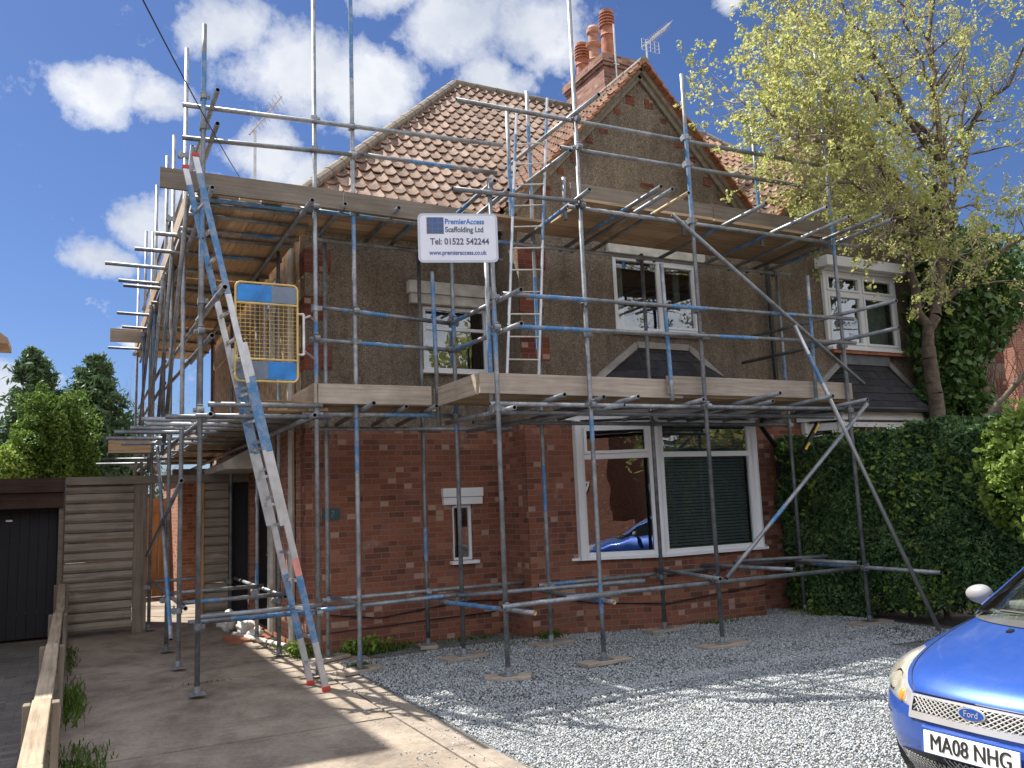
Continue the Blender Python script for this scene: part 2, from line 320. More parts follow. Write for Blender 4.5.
# ------------------------------------------------------------------ mesh builder
def setprops(o, label=None, cat=None, group=None, kind=None):
    if label: o['label'] = label
    if cat: o['category'] = cat
    if group: o['group'] = group
    if kind: o['kind'] = kind
    return o
class MB:
    def __init__(s): s.v = []; s.f = []; s.m = []
    def add(s, vs, fs, mi=0):
        k = len(s.v); s.v += [tuple(map(float, p)) for p in vs]
        s.f += [tuple(i+k for i in f) for f in fs]; s.m += [mi]*len(fs)
        return s
    def box(s, x0, y0, z0, x1, y1, z1, mi=0):
        x0, x1 = sorted((x0, x1)); y0, y1 = sorted((y0, y1)); z0, z1 = sorted((z0, z1))
        return s.add([(x0, y0, z0), (x1, y0, z0), (x1, y1, z0), (x0, y1, z0), (x0, y0, z1), (x1, y0, z1), (x1, y1, z1), (x0, y1, z1)],
              [(0, 3, 2, 1), (4, 5, 6, 7), (0, 1, 5, 4), (1, 2, 6, 5), (2, 3, 7, 6), (3, 0, 4, 7)], mi)
    def obox(s, c, a, b, d, mi=0):
        c, a, b, d = V(c), V(a), V(b), V(d)
        vs = [c-a-b-d, c+a-b-d, c+a+b-d, c-a+b-d, c-a-b+d, c+a-b+d, c+a+b+d, c-a+b+d]
        fs = [(0, 3, 2, 1), (4, 5, 6, 7), (0, 1, 5, 4), (1, 2, 6, 5), (2, 3, 7, 6), (3, 0, 4, 7)]
        if a.cross(b).dot(d) < 0: fs = [f[::-1] for f in fs]
        return s.add(vs, fs, mi)
    def beam(s, p, q, w, h, up=(0, 0, 1), mi=0):
        p, q = V(p), V(q); d = q-p; t = d.normalized(); u = V(up)
        sd = t.cross(u).normalized(); u = sd.cross(t).normalized()
        return s.obox((p+q)/2, d/2, sd*w/2, u*h/2, mi)
    def tube(s, p, q, r=.024, n=12, r2=None, bands=(), mi=0, bm=1, hm=None, cap=True):
        p, q = V(p), V(q); d = q-p; ln = d.length; t = d.normalized()
        a = V((0, 0, 1)) if abs(t.z) < .9 else V((1, 0, 0))
        e1 = t.cross(a).normalized(); e2 = t.cross(e1)
        r2 = r if r2 is None else r2
        ts = sorted(set([0., 1.]+[min(1, max(0, x)) for b_ in bands for x in b_]))
        k = len(s.v)
        for x in ts:
            rr = r+(r2-r)*x
            for i in range(n):
                an = 2*math.pi*i/n
                s.v.append(tuple(p+d*x+(e1*math.cos(an)+e2*math.sin(an))*rr))
        for j in range(len(ts)-1):
            mid = (ts[j]+ts[j+1])/2
            mm = bm if any(b_[0] <= mid <= b_[1] for b_ in bands) else mi
            for i in range(n):
                i2 = (i+1) % n
                s.f.append((k+j*n+i, k+(j+1)*n+i, k+(j+1)*n+i2, k+j*n+i2)); s.m.append(mm)
        if cap:
            for e, sg in ((0, -1), (len(ts)-1, 1)):
                ring = [k+e*n+i for i in range(n)]
                if hm is not None:
                    rr = r if e == 0 else r2; base = p if e == 0 else q
                    kk = len(s.v)
                    for i in range(n):
                        an = 2*math.pi*i/n
                        s.v.append(tuple(base+(e1*math.cos(an)+e2*math.sin(an))*rr*.78))
                    for i in range(n):
                        i2 = (i+1) % n
                        f = (ring[i], ring[i2], kk+i2, kk+i)
                        s.f.append(f if sg < 0 else f[::-1]); s.m.append(mi)
                    k3 = len(s.v)
                    for i in range(n):
                        an = 2*math.pi*i/n
                        s.v.append(tuple(base-t*sg*.05+(e1*math.cos(an)+e2*math.sin(an))*rr*.76))
                    for i in range(n):
                        i2 = (i+1) % n
                        f = (kk+i, kk+i2, k3+i2, k3+i)
                        s.f.append(f if sg < 0 else f[::-1]); s.m.append(hm)
                    f = tuple(k3+i for i in range(n)); s.f.append(f if sg < 0 else f[::-1]); s.m.append(hm)
                else:
                    f = tuple(ring); s.f.append(f if sg < 0 else f[::-1]); s.m.append(mi)
        return s
    def path(s, pts, r, n=8, mi=0):
        for a, b in zip(pts[:-1], pts[1:]):
            if (V(b)-V(a)).length > 1e-4: s.tube(a, b, r, n, mi=mi)
        return s
    def lathe(s, c, prof, n=20, mi=0):
        k = len(s.v)
        for (r, z) in prof:
            for i in range(n):
                a = 2*math.pi*i/n; s.v.append((c[0]+r*math.cos(a), c[1]+r*math.sin(a), c[2]+z))
        for j in range(len(prof)-1):
            for i in range(n):
                i2 = (i+1) % n
                s.f.append((k+j*n+i, k+j*n+i2, k+(j+1)*n+i2, k+(j+1)*n+i)); s.m.append(mi)
        s.f.append(tuple(k+i for i in range(n))[::-1]); s.m.append(mi)
        s.f.append(tuple(k+(len(prof)-1)*n+i for i in range(n))); s.m.append(mi)
        return s
    def prism(s, poly, vec, mi=0):
        n = len(poly); a = [V(p) for p in poly]; b = [p+V(vec) for p in a]
        nn = V((0, 0, 0))
        for i in range(n): nn += a[i].cross(a[(i+1) % n])
        fl = nn.dot(V(vec)) > 0
        fs = [tuple(range(n))[::-1] if fl else tuple(range(n)), tuple(range(n, 2*n)) if fl else tuple(range(n, 2*n))[::-1]]
        for i in range(n):
            j = (i+1) % n; f = (i, j, n+j, n+i); fs.append(f if fl else f[::-1])
        return s.add(a+b, fs, mi)
    def build(s, name, mat, parent=None, smooth=False, bevel=0, origin=None, label=None, cat=None, group=None, kind=None, uvs=None):
        me = bpy.data.meshes.new(name)
        vs = np.array(s.v, float)
        if parent is not None: o0 = np.array(wloc(parent)); 
        elif origin is not None: o0 = np.array(origin, float)
        else:
            mn, mx = vs.min(0), vs.max(0); o0 = np.array([(mn[0]+mx[0])/2, (mn[1]+mx[1])/2, mn[2]])
        if parent is not None and origin is not None: loc = np.array(origin, float)-o0; o1 = np.array(origin, float)
        elif parent is not None: loc = np.zeros(3); o1 = o0
        else: loc = o0; o1 = o0
        me.from_pydata([tuple(p) for p in (vs-o1)], [], s.f)
        mats = mat if isinstance(mat, (list, tuple)) else [mat]
        for mm in mats: me.materials.append(M[mm] if isinstance(mm, str) else mm)
        if len(mats) > 1: me.polygons.foreach_set('material_index', s.m)
        uvl = me.uv_layers.new(name='UVMap'); data = np.empty(len(me.loops)*2)
        li = 0
        if uvs is not None: data = np.array(uvs, float).ravel()
        else:
            for f in s.f:
                P = vs[list(f)]
                nrm = np.cross(P[1]-P[0], P[2]-P[0])
                if len(f) > 3: nrm = nrm+np.cross(P[2]-P[0], P[3]-P[0])
                l = np.linalg.norm(nrm)
                nrm = nrm/l if l > 1e-12 else np.array([0, 0, 1.])
                if abs(nrm[2]) > .95: t = np.array([1., 0, 0]); b = np.array([0, 1., 0])
                else:
                    t = np.array([-nrm[1], nrm[0], 0]); t /= np.linalg.norm(t); b = np.cross(nrm, t)
                for p in P:
                    data[li] = p@t; data[li+1] = p@b; li += 2
        uvl.data.foreach_set('uv', data)
        if smooth: me.polygons.foreach_set('use_smooth', [True]*len(me.polygons))
        me.update()
        o = bpy.data.objects.new(name, me); COL.objects.link(o)
        o.location = tuple(loc)
        if parent is not None: o.parent = parent
        if bevel:
            bv = o.modifiers.new('bevel', 'BEVEL'); bv.width = bevel; bv.segments = 2; bv.limit_method = 'ANGLE'
        return setprops(o, label, cat, group, kind)
def wloc(o):
    p = V((0, 0, 0))
    while o is not None: p = p+o.location; o = o.parent
    return tuple(p)
def empty(name, loc, label, cat, group=None):
    o = bpy.data.objects.new(name, None); COL.objects.link(o); o.location = loc
    o.empty_display_size = .2
    return setprops(o, label, cat, group)
def npmesh(name, v, f, mat, parent=None, smooth=False, origin=(0, 0, 0), n=4, **k):
    me = bpy.data.meshes.new(name)
    o0 = np.array(wloc(parent)) if parent is not None else np.array(origin, float)
    v = np.asarray(v, float)-o0; f = np.asarray(f)
    me.vertices.add(len(v)); me.vertices.foreach_set('co', v.ravel())
    me.loops.add(f.size); me.loops.foreach_set('vertex_index', f.ravel().astype(np.int32))
    me.polygons.add(len(f)); me.polygons.foreach_set('loop_start', np.arange(0, f.size, f.shape[1], dtype=np.int32))
    me.polygons.foreach_set('loop_total', np.full(len(f), f.shape[1], dtype=np.int32))
    if smooth: me.polygons.foreach_set('use_smooth', np.ones(len(f), bool))
    me.update(calc_edges=True); me.validate()
    me.materials.append(M[mat] if isinstance(mat, str) else mat)
    o = bpy.data.objects.new(name, me); COL.objects.link(o)
    if parent is not None: o.parent = parent
    else: o.location = tuple(o0)
    return setprops(o, **k)
def text_obj(body, size, mat, parent, pos, xdir, updir, name='lettering', extrude=.0015, sx=1., align='LEFT', bold=0.):
    cu = bpy.data.curves.new(name, 'FONT'); cu.body = body; cu.size = size; cu.extrude = extrude
    cu.align_x = align; cu.align_y = 'CENTER'; cu.offset = bold; cu.resolution_u = 4
    t = bpy.data.objects.new('tmp', cu); COL.objects.link(t)
    bpy.context.view_layer.update()
    me = bpy.data.meshes.new_from_object(t.evaluated_get(bpy.context.evaluated_depsgraph_get()))
    bpy.data.objects.remove(t)
    x = V(xdir).normalized(); u = V(updir).normalized(); n = x.cross(u).normalized(); u = n.cross(x)
    mt = Matrix((x*sx, u, n)).transposed()
    pl = V(wloc(parent)) if parent else V((0, 0, 0))
    for vv in me.vertices: vv.co = mt@vv.co+V(pos)-pl
    me.materials.clear(); me.materials.append(M[mat]); me.name = name
    o = bpy.data.objects.new(name, me); COL.objects.link(o)
    if parent: o.parent = parent
    return o
def leaves_mesh(name, pts, size, mat, parent=None, jitter=.5, aspect=1.6, up=.3, **k):
    pts = np.asarray(pts, float); n = len(pts)
    s = size*(1+jitter*(rng.random(n)-.5)*2)
    a = rng.normal(size=(n, 3)); a /= np.linalg.norm(a, axis=1)[:, None]
    b = rng.normal(size=(n, 3)); b[:, 2] += up; b -= (b*a).sum(1)[:, None]*a; b /= np.linalg.norm(b, axis=1)[:, None]
    a = a*(s/2*aspect)[:, None]; b = b*(s/2)[:, None]
    c = np.cross(a, b); c *= (.25*s/np.maximum(np.linalg.norm(c, axis=1), 1e-9))[:, None]
    v = np.stack([pts-a, pts-b+c, pts+a, pts+b+c], 1).reshape(-1, 3)
    f = np.arange(4*n).reshape(-1, 4)
    return npmesh(name, v, f, mat, parent, **k)
M['sgwhite'] = simple('sign_white', (.72, .73, .8), .4, var=.04); M['sgrim'] = simple('sign_rim', (.5, .54, .62), .4, var=.06)
M['sgblue'] = simple('sign_blue_ink', (.04, .16, .5), .5, var=.05); M['sgblue2'] = simple('sign_violet_ink', (.12, .14, .36), .5, var=.05)
M['sggrey'] = simple('sign_grey_ink', (.09, .1, .14), .5, var=.05); M['sgtext'] = simple('sign_dark_ink', (.07, .08, .13), .5, var=.05)
M['cream'] = simple('timber_eave', (.5, .36, .24), .8); M['twig_red'] = simple('reddish_stems', (.2, .1, .075), .9, var=.4)
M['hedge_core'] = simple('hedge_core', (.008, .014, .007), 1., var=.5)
M['darkglass'] = simple('street_window_glass', (.05, .06, .07), .15, var=.3)
def carpaint():
    m, nt, b, o = nmat('blue_car_paint'); c = coords(nt)
    n = noise(nt, c, 300, 2); cc = ramp(nt, n.outputs[0], [(.35, (.018, .07, .33)), (.65, (.028, .105, .45))])
    d = noise(nt, c, 2.2, 6, .7); cc = mixc(nt, ramp(nt, d.outputs[0], [(.45, (0, 0, 0)), (.75, (.22, .22, .22))]), cc, (.2, .24, .36))
    L(nt, cc, b.inputs['Base Color']); b.inputs['Metallic'].default_value = .35; b.inputs['Roughness'].default_value = .38
    b.inputs['Coat Weight'].default_value = .9; b.inputs['Coat Roughness'].default_value = .07; M['carblue'] = m
carpaint()
M['carglass'] = glass_mat('car_glass', (.8, .88, .85), 1.6, .05); M['cardark'] = simple('tinted_glass', (.02, .025, .025), .06, var=.05)
M['carplastic'] = simple('grey_scuttle_plastic', (.06, .06, .06), .7); M['cardash'] = simple('grey_dashboard', (.14, .14, .14), .8)
def lens():
    m, nt, b, o = nmat('headlamp_lens'); nt.nodes.remove(b)
    tr = N(nt, 'ShaderNodeBsdfTransparent'); gl = N(nt, 'ShaderNodeBsdfPrincipled')
    gl.inputs['Base Color'].default_value = (.62, .58, .46, 1); gl.inputs['Roughness'].default_value = .12; gl.inputs['Coat Weight'].default_value = 1
    n = noise(nt, coords(nt), 5, 4); f = ramp(nt, n.outputs[0], [(.35, (.35, .35, .35)), (.65, (.62, .62, .62))])
    mx = N(nt, 'ShaderNodeMixShader'); L(nt, f, mx.inputs[0]); L(nt, tr.outputs[0], mx.inputs[1]); L(nt, gl.outputs[0], mx.inputs[2]); L(nt, mx.outputs[0], o.inputs[0]); M['hlens'] = m
lens()
M['hlback'] = simple('headlamp_bowl_grey', (.42, .42, .42), .4, .5, var=.3, scale=14); M['chrome'] = simple('chrome', (.8, .8, .8), .08, 1., var=.05)
M['chromesat'] = simple('satin_silver', (.55, .54, .52), .35, .5, var=.08); M['amber'] = simple('amber_lens', (.85, .25, .03), .25, var=.1)
M['grillesat'] = simple('dull_grille_silver', (.4, .39, .37), .45, .4, var=.15)
M['badgeblue'] = simple('badge_blue', (.02, .07, .3), .2); M['plate'] = simple('white_plate', (.78, .77, .72), .35, var=.04); M['platetext'] = simple('plate_black', (.02, .02, .02), .5)
M['mirrorgrey'] = simple('grey_mirror_shell', (.27, .26, .26), .5, var=.12); M['tyre'] = simple('tyre_rubber', (.02, .02, .02), .85)
# ------------------------------------------------------------------ ground (the setting)
def sheet(name, pts, z, mat, thick=None, **k):
    mb = MB()
    if thick: mb.prism([(x, y, z-thick) for x, y in pts], (0, 0, thick))
    else: mb.add([(x, y, z) for x, y in pts], [tuple(range(len(pts)))])
    return mb.build(name, mat, kind='structure', **k)
def grid_sheet(name, x0, y0, x1, y1, z, mat, step=.25, amp=.01):
    xs = np.arange(x0, x1+1e-6, (x1-x0)/max(1, round((x1-x0)/step))); ys = np.arange(y0, y1+1e-6, (y1-y0)/max(1, round((y1-y0)/step)))
    X, Y = np.meshgrid(xs, ys); Z = z+amp*(np.sin(X*2.3+1)*np.cos(Y*1.7)+.5*np.sin(X*5.1+Y*4.3))*.5
    edge = (X <= x0+1e-6) | (X >= x1-1e-6) | (Y <= y0+1e-6) | (Y >= y1-1e-6); Z[edge] = z
    nx = len(xs); idx = np.arange(nx*len(ys)).reshape(len(ys), nx)
    f = np.stack([idx[:-1, :-1], idx[:-1, 1:], idx[1:, 1:], idx[1:, :-1]], -1).reshape(-1, 4)
    return npmesh(name, np.stack([X, Y, Z], -1).reshape(-1, 3), f, mat, smooth=True, kind='structure')
sheet('ground', [(-250, -250), (250, -250), (250, 250), (-250, 250)], -.16, 'earth')
sheet('garden_ground', [(-40, -1), (60, -1), (60, 60), (-40, 60)], -.02, 'earth', .1)
sheet('pavement', [(-60, -3.2), (80, -3.2), (80, -.8), (-60, -.8)], -.012, 'paving', .1)
sheet('kerb', [(-60, -3.34), (80, -3.34), (80, -3.2), (-60, -3.2)], -.004, 'kerb', .14)
sheet('road', [(-60, -9.5), (80, -9.5), (80, -3.34), (-60, -3.34)], -.13, 'asphalt')
sheet('far_pavement', [(-60, -11.5), (80, -11.5), (80, -9.5), (-60, -9.5)], -.02, 'paving', .1)
sheet('neighbour_paving', [(-4, -.8), (-.28, -.8), (-.28, 13.4), (-4, 13.4)], -.004, 'paving', .06)
sheet('drive_joints', [(-.1, -.8), (2.5, -.8), (2.5, 20), (-.1, 20)], -.011, 'hedge_core', .04)
# drive in bays with open joints between them
ys = [-.8, 1.9, 4.2, 6.5, 8.9, 11.3, 13.7, 20.]
mb = MB()
for a, b in zip(ys[:-1], ys[1:]): mb.box(-.1, a+.016, -.009, 2.225, b-.018, 0.008)
mb.box(2.24, 8.62, -.06, 2.9, 9.9, -.002); mb.build('driveway', 'concrete', kind='structure', bevel=.004)
mb = MB()
for i, (a, b) in enumerate([(2.25, 2.37), (2.38, 2.5)]):
    y = -.8
    while y < 8.55:
        e = min(8.58, y+.9)
        mb.box(a, y+.004, -.06, b, e, .003-.004*i); y = e
mb.build('edging', 'kerb', kind='structure', bevel=.004)
gr = grid_sheet('gravel_bed', 2.505, -.8, 8.9, 9.85, -.006, 'gravel', .12, .02)

# gravel stones: octahedra scattered on the bed
def stones(n, x0, y0, x1, y1, s0, s1, cond=None):
    x = rng.uniform(x0, x1, n); y = rng.uniform(y0, y1, n)
    s = rng.uniform(s0, s1, n)
    base = np.array([[1, 0, 0], [0, 1, 0], [-1, 0, 0], [0, -1, 0], [0, 0, 1], [0, 0, -1]], float)
    sc = np.stack([rng.uniform(.7, 1.3, n), rng.uniform(.6, 1.0, n), rng.uniform(.45, .8, n)], 1)
    q = rng.normal(size=(n, 3)); q /= np.linalg.norm(q, axis=1)[:, None]
    an = rng.uniform(0, 6.28, n); ca, sa = np.cos(an)[:, None], np.sin(an)[:, None]
    P = base[None]*sc[:, None]*s[:, None, None]*(1+.25*(rng.random((n, 6, 1))-.5))
    k = np.broadcast_to(q[:, None], P.shape)
    P = P*ca[:, None]+np.cross(k, P)*sa[:, None]+k*(k*P).sum(-1, keepdims=True)*(1-ca[:, None])
    z = s*.35+.004+.01*(np.sin(x*2.3+1)*np.cos(y*1.7)+.5*np.sin(x*5.1+y*4.3))
    P += np.stack([x, y, z], 1)[:, None]
    F = np.array([[0, 1, 4], [1, 2, 4], [2, 3, 4], [3, 0, 4], [1, 0, 5], [2, 1, 5], [3, 2, 5], [0, 3, 5]])
    f = (F[None]+(np.arange(n)*6)[:, None, None]).reshape(-1, 3)
    return P.reshape(-1, 3), f
v1, f1 = stones(76000, 2.52, 2.6, 7.4, 6.4, .0055, .0125)
v2, f2 = stones(52000, 2.52, 6.2, 8.7, 9.1, .006, .0135)
v3, f3 = stones(260, 1.9, 4.0, 2.5, 8.6, .006, .012)
v = np.concatenate([v1, v2, v3]); f = np.concatenate([f1, f2+len(v1), f3+len(v1)+len(v2)])
npmesh('gravel_stones', v, f, 'stones', kind='stuff', label='loose grey gravel chippings covering the front yard', cat='gravel')

# ------------------------------------------------------------------ house pair
MIR = False
_build = MB.build
def build2(s, name, mat, parent=None, **k):
    if MIR:
        s.v = [(18.0-x, y, z) for x, y, z in s.v]; s.f = [f[::-1] for f in s.f]
        if k.get('origin') is not None: o = k['origin']; k['origin'] = (18.0-o[0], o[1], o[2])
    return _build(s, name, mat, parent, **k)
MB.build = build2

def wall_grid(mb, P, u, n, ln, z0, z1, thick, ops, mi=0):
    P, u, n = V(P), V(u), V(n)
    A = sorted(set([0, ln]+[a for o in ops for a in o[:2]])); Z = sorted(set([z0, z1]+[z for o in ops for z in o[2:4] if z0 < z < z1]))
    for a0, a1 in zip(A[:-1], A[1:]):
        for b0, b1 in zip(Z[:-1], Z[1:]):
            am, bm = (a0+a1)/2, (b0+b1)/2
            if any(o[0] < am < o[1] and o[2] < bm < o[3] for o in ops): continue
            c = P+u*am+V((0, 0, bm))-n*thick/2
            mb.obox(c, u*(a1-a0)/2, n*thick/2, V((0, 0, (b1-b0)/2)), mi)
    return mb
def window(parent, P, u, n, w, h, vm=(), tz=None, fr=.055, mat='white', back=None, sash=(), sill=True, glass='glass', blind=False, depth=.06, label=None):
    P, u, n, z = V(P), V(u), V(n), V((0, 0, 1))
    O = P-n*.03
    def bar(mb, a0, a1, b0, b1, d0=-.06, d1=0.):
        c = O+u*(a0+a1)/2+z*(b0+b1)/2+n*(d0+d1)/2
        mb.obox(c, u*(a1-a0)/2, n*(d1-d0)/2, z*(b1-b0)/2)
    mb = MB()
    bar(mb, 0, fr, 0, h); bar(mb, w-fr, w, 0, h); bar(mb, fr, w-fr, 0, fr); bar(mb, fr, w-fr, h-fr, h)
    xs = [fr]+[x for v_ in vm for x in (w*v_-fr*.5, w*v_+fr*.5)]+[w-fr]
    for v_ in vm: bar(mb, w*v_-fr*.5, w*v_+fr*.5, fr, h-fr)
    cells = []
    for i in range(0, len(xs), 2):
        a0, a1 = xs[i], xs[i+1]
        tzz = tz[i//2] if isinstance(tz, (list, tuple)) else tz
        if tzz is None: cells.append((a0, a1, fr, h-fr, i//2, 0))
        else:
            bar(mb, a0, a1, h*tzz-fr*.45, h*tzz+fr*.45)
            cells.append((a0, a1, fr, h*tzz-fr*.45, i//2, 0)); cells.append((a0, a1, h*tzz+fr*.45, h-fr, i//2, 1))
    for (a0, a1, b0, b1, i, j) in cells:
        if (i, j) in sash:
            s_ = .04
            bar(mb, a0+.002, a0+s_, b0+.002, b1-.002, -.05, .014); bar(mb, a1-s_, a1-.002, b0+.002, b1-.002, -.05, .014)
            bar(mb, a0+s_, a1-s_, b0+.002, b0+s_, -.05, .014); bar(mb, a0+s_, a1-s_, b1-s_, b1-.002, -.05, .014)
    wn = mb.build('window', mat, parent, bevel=.004, label=label)
    for (a0, a1, b0, b1, i, j) in cells:
        mb = MB(); bar(mb, a0-.005, a1+.005, b0-.005, b1+.005, -.036, -.028); mb.build('pane', glass, wn)
    if sill:
        mb = MB(); c = P+u*w/2+n*.03-z*.022; mb.obox(c, u*(w/2+.05), n*.055, z*.02); mb.build('sill', mat, wn, bevel=.004)
    if back:
        mb = MB(); c = O+u*w/2+z*h/2-n*.16; mb.obox(c, u*w/2, n*.004, z*h/2); mb.build('curtain', back, wn)
    if blind:
        mb = MB(); k = int(h/.042)
        for i in range(k):
            zz = .03+i*(h-.06)/k
            c = O+u*w/2+z*zz-n*.12; mb.obox(c, u*(w/2-.06), n*.008+z*.015, n*.001-z*.0006)
        mb.build('blind', 'blind', wn)
    return wn

def roof_slope(mb, O, U, S, Nn, length, ur, mi=0, tw=TW, g=TG, amp=.02, lift=.036, uvs=None, u_off=0, spt=10):
    O, U, S, Nn = V(O), V(U), V(S), V(Nn)
    k = int(math.ceil(length/g)); spn = spt
    def prof(u):
        t = (u/tw) % 1.0
        return amp*(2.0*math.exp(-((t-.2)/.115)**2)-.35*math.sin(math.pi*max(0, t-.35)/.65))
    for r in range(k):
        s0, s1 = r*g, min(length, (r+1)*g+.0)
        a0, a1 = ur(s0); b0, b1 = ur(s1)
        lo, hi = min(a0, b0), max(a1, b1)
        if hi-lo < .05: continue
        st = tw/spn; j0, j1 = math.floor(lo/st), math.ceil(hi/st)
        kk = len(mb.v); cnt = 0
        jit = random.uniform(-.004, .004)
        tl = {}
        for j in range(j0, j1+1):
            u = j*st; ti = math.floor(u/tw)
            dj = tl.setdefault(ti, random.uniform(-.006, .006))
            ub, ut = min(max(u, a0), a1), min(max(u, b0), b1)
            p = prof(u)
            nb = p+lift+jit+dj; nt_ = p+.004
            sb = -.012+dj*.8
            mb.v.append(tuple(O+U*ub+S*(s0+sb)+Nn*(nb-.018)))
            mb.v.append(tuple(O+U*ub+S*(s0+sb)+Nn*nb))
            mb.v.append(tuple(O+U*ut+S*s1+Nn*nt_))
            cnt += 1
        for j in range(cnt-1):
            a = kk+j*3; b = a+3
            for f, vv in (((a, b, b+1, a+1), 0), ((a+1, b+1, b+2, a+2), 1)):
                P = [V(mb.v[i]) for i in f]
                if ((P[2]-P[0]).cross(P[3]-P[1])).length < 1e-6: continue
                fl = ((P[1]-P[0]).cross(P[2]-P[1])).dot(Nn if vv else -S) < 0
                ff = f[::-1] if fl else f
                mb.f.append(ff); mb.m.append(mi)
                if uvs is not None:
                    uc = (j0+j+.5)*st+u_off
                    for i in ff:
                        c = i-kk; us = uc + (.5*st*.98 if (c//3) > j else -.5*st*.98)
                        uvs.append((us, s0+(.02 if c % 3 < 2 else g*.98)))
    return mb

PA = math.atan(1.07); CP, SP = math.cos(PA), math.sin(PA)
EZ = 5.1
def make_house(nb=False):
    global MIR
    MIR = nb
    if nb:
        H = empty('semi_detached_house', (12.6, 12, 0), 'right-hand brown pebbledash house behind the hedge, white box window above a slate bay roof', 'house')
    else:
        H = empty('semi_detached_house', (5.6, 12, 0), 'red brick and brown pebbledash house wrapped in scaffolding, with pantiled roof', 'house')
    T = .24; ZB = 2.56
    X, Y_, Z_ = (1, 0, 0), (0, 1, 0), (0, 0, 1)
    # openings
    lf_lo = [(4.17-2.35, 4.44-2.35, .92, 1.6)]
    lf_up = [(3.85-2.35, 4.76-2.35, 3.29, 4.13)]
    sd_lo = [(17.2-13.3, 17.2-12.0, 0.02, 2.1)]
    sd_up = [(17.2-12.5, 17.2-11.5, 3.5, 4.8)]
    gb_up = [(6.31-4.87, 7.77-4.87, 3.8, 4.86)]
    gb_lo = [(5.72-4.87, 8.4-4.87, .0, 2.56)]
    mb = MB()
    wall_grid(mb, (2.35+T, 9.8, 0), X, (0, -1, 0), 2.52-T, 0, ZB, T, [tuple([o[0]-T, o[1]-T, o[2], o[3]]) for o in lf_lo])
    mb.box(2.35, 9.8, 0, 2.35+T, 9.8+T, ZB)                           # corner pier
    mb.build('brick_wall', 'brick', H); mb = MB()
    wall_grid(mb, (4.87, 9.1, 0), X, (0, -1, 0), 4.13, 0, ZB, T, gb_lo)
    mb.box(4.87, 9.1+T, 0, 4.87+T, 9.8, ZB)
    mb.build('brick_wall', 'brick', H)
    mb = MB()
    wall_grid(mb, (2.35, 17.2, 0), (0, -1, 0), (-1, 0, 0), 17.2-9.8-T, 0, ZB, T, sd_lo)
    mb.build('side_brick_wall', 'brick_side', H)
    mb = MB()
    wall_grid(mb, (2.35+T, 9.812, 0), X, (0, -1, 0), 2.52-T, ZB, 5.08, T, [tuple([o[0]-T, o[1]-T, o[2], o[3]]) for o in lf_up])
    mb.box(2.362, 9.812, ZB, 2.35+T, 9.8+T, 5.08)
    wall_grid(mb, (4.882, 9.112, 0), X, (0, -1, 0), 4.118, ZB, 5.0, T, [(o[0]-.012, o[1]-.012, o[2], o[3]) for o in gb_up])
    mb.box(4.882, 9.112+T, ZB, 4.87+T, 9.812, 5.4)
    mb.prism([(4.882, 9.112, 5.0), (9.0, 9.112, 5.0), (9.0, 9.112, 5.38), (6.93, 9.112, 7.56), (4.882, 9.112, 5.38)], (0, T, 0))
    mb.build('pebbledash_wall', 'pebble', H)
    mb = MB()
    wall_grid(mb, (2.362, 17.2, 0), (0, -1, 0), (-1, 0, 0), 17.2-9.812-T, ZB, 5.08, T, sd_up)
    mb.build('side_rendered_wall', 'render_raw', H)
    mb = MB(); mb.box(2.35, 17.2, 0, 9.0, 17.4, 5.08); mb.build('rear_wall', 'brick_side', H)
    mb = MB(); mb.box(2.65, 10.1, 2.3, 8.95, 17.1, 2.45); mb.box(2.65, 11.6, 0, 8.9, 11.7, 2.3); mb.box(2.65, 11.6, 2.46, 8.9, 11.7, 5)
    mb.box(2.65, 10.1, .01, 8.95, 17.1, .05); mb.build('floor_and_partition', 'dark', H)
    # brick quoins in the pebbledash
    mb = MB()
    for i, z in enumerate([2.66, 3.25, 3.84, 4.43]):
        w = .32 if i % 2 else .26
        mb.box(2.352, 9.806, z, 2.352+w, 9.83, z+.3); mb.box(4.876, 9.106, z+.1, 4.876+w+.08, 9.13, z+.4)
        mb.box(2.356, 9.83, z, 2.38, 9.83+.4-w*.5, z+.3)
    for sgn in (-1, 1):
        for i in range(9):
            dx = .16+i*.24
            x = 6.93+sgn*dx; z = 7.56-1.055*dx
            zz = z-.30+(.02 if i % 2 else -.03)
            if i % 2 == 0: mb.box(x-.07, 9.104, zz, x+.07, 9.13, zz+.13)
            else: mb.box(x-.05, 9.104, zz+.02, x+.05, 9.13, zz+.1)
    mb.box(6.86, 9.104, 5.86, 7.08, 9.13, 5.93)
    mb.build('quoin', 'quoin', H)
    # windows
    w = window(H, (3.85, 9.8, 3.29), X, (0, -1, 0), .91, .84, (), .66, .045, back=None)
    mb = MB(); mb.box(3.67, 9.73, 4.135, 4.86, 9.83, 4.26); mb.box(3.64, 9.70, 4.262, 4.862, 9.83, 4.42); mb.build('lintel', 'offwhite', H, bevel=.006)
    if nb:
        w = window(H, (6.31-.1, 9.02, 3.75), X, (0, -1, 0), 1.62, 1.22, (.5,), .72, .06, sash=((0, 0), (0, 1), (1, 0), (1, 1)), back='curtain')
        mb = MB(); mb.box(6.13, 8.86, 5.0, 7.92, 9.12, 5.16); mb.box(6.2, 8.98, 4.972, 7.84, 9.11, 4.998); mb.build('window_canopy', 'white', H, bevel=.006)
        mb = MB(); mb.box(6.2, 8.96, 3.66, 7.84, 9.11, 3.725); mb.build('window_ledge', 'terra', H)
    else:
        w = window(H, (6.31, 9.1, 3.8), X, (0, -1, 0), 1.46, 1.06, (.535,), None, .07, sash=((1, 0),))
        mb = MB(); mb.box(6.22, 9.05, 4.862, 7.86, 9.109, 4.99); mb.build('lintel', 'offwhite', H)
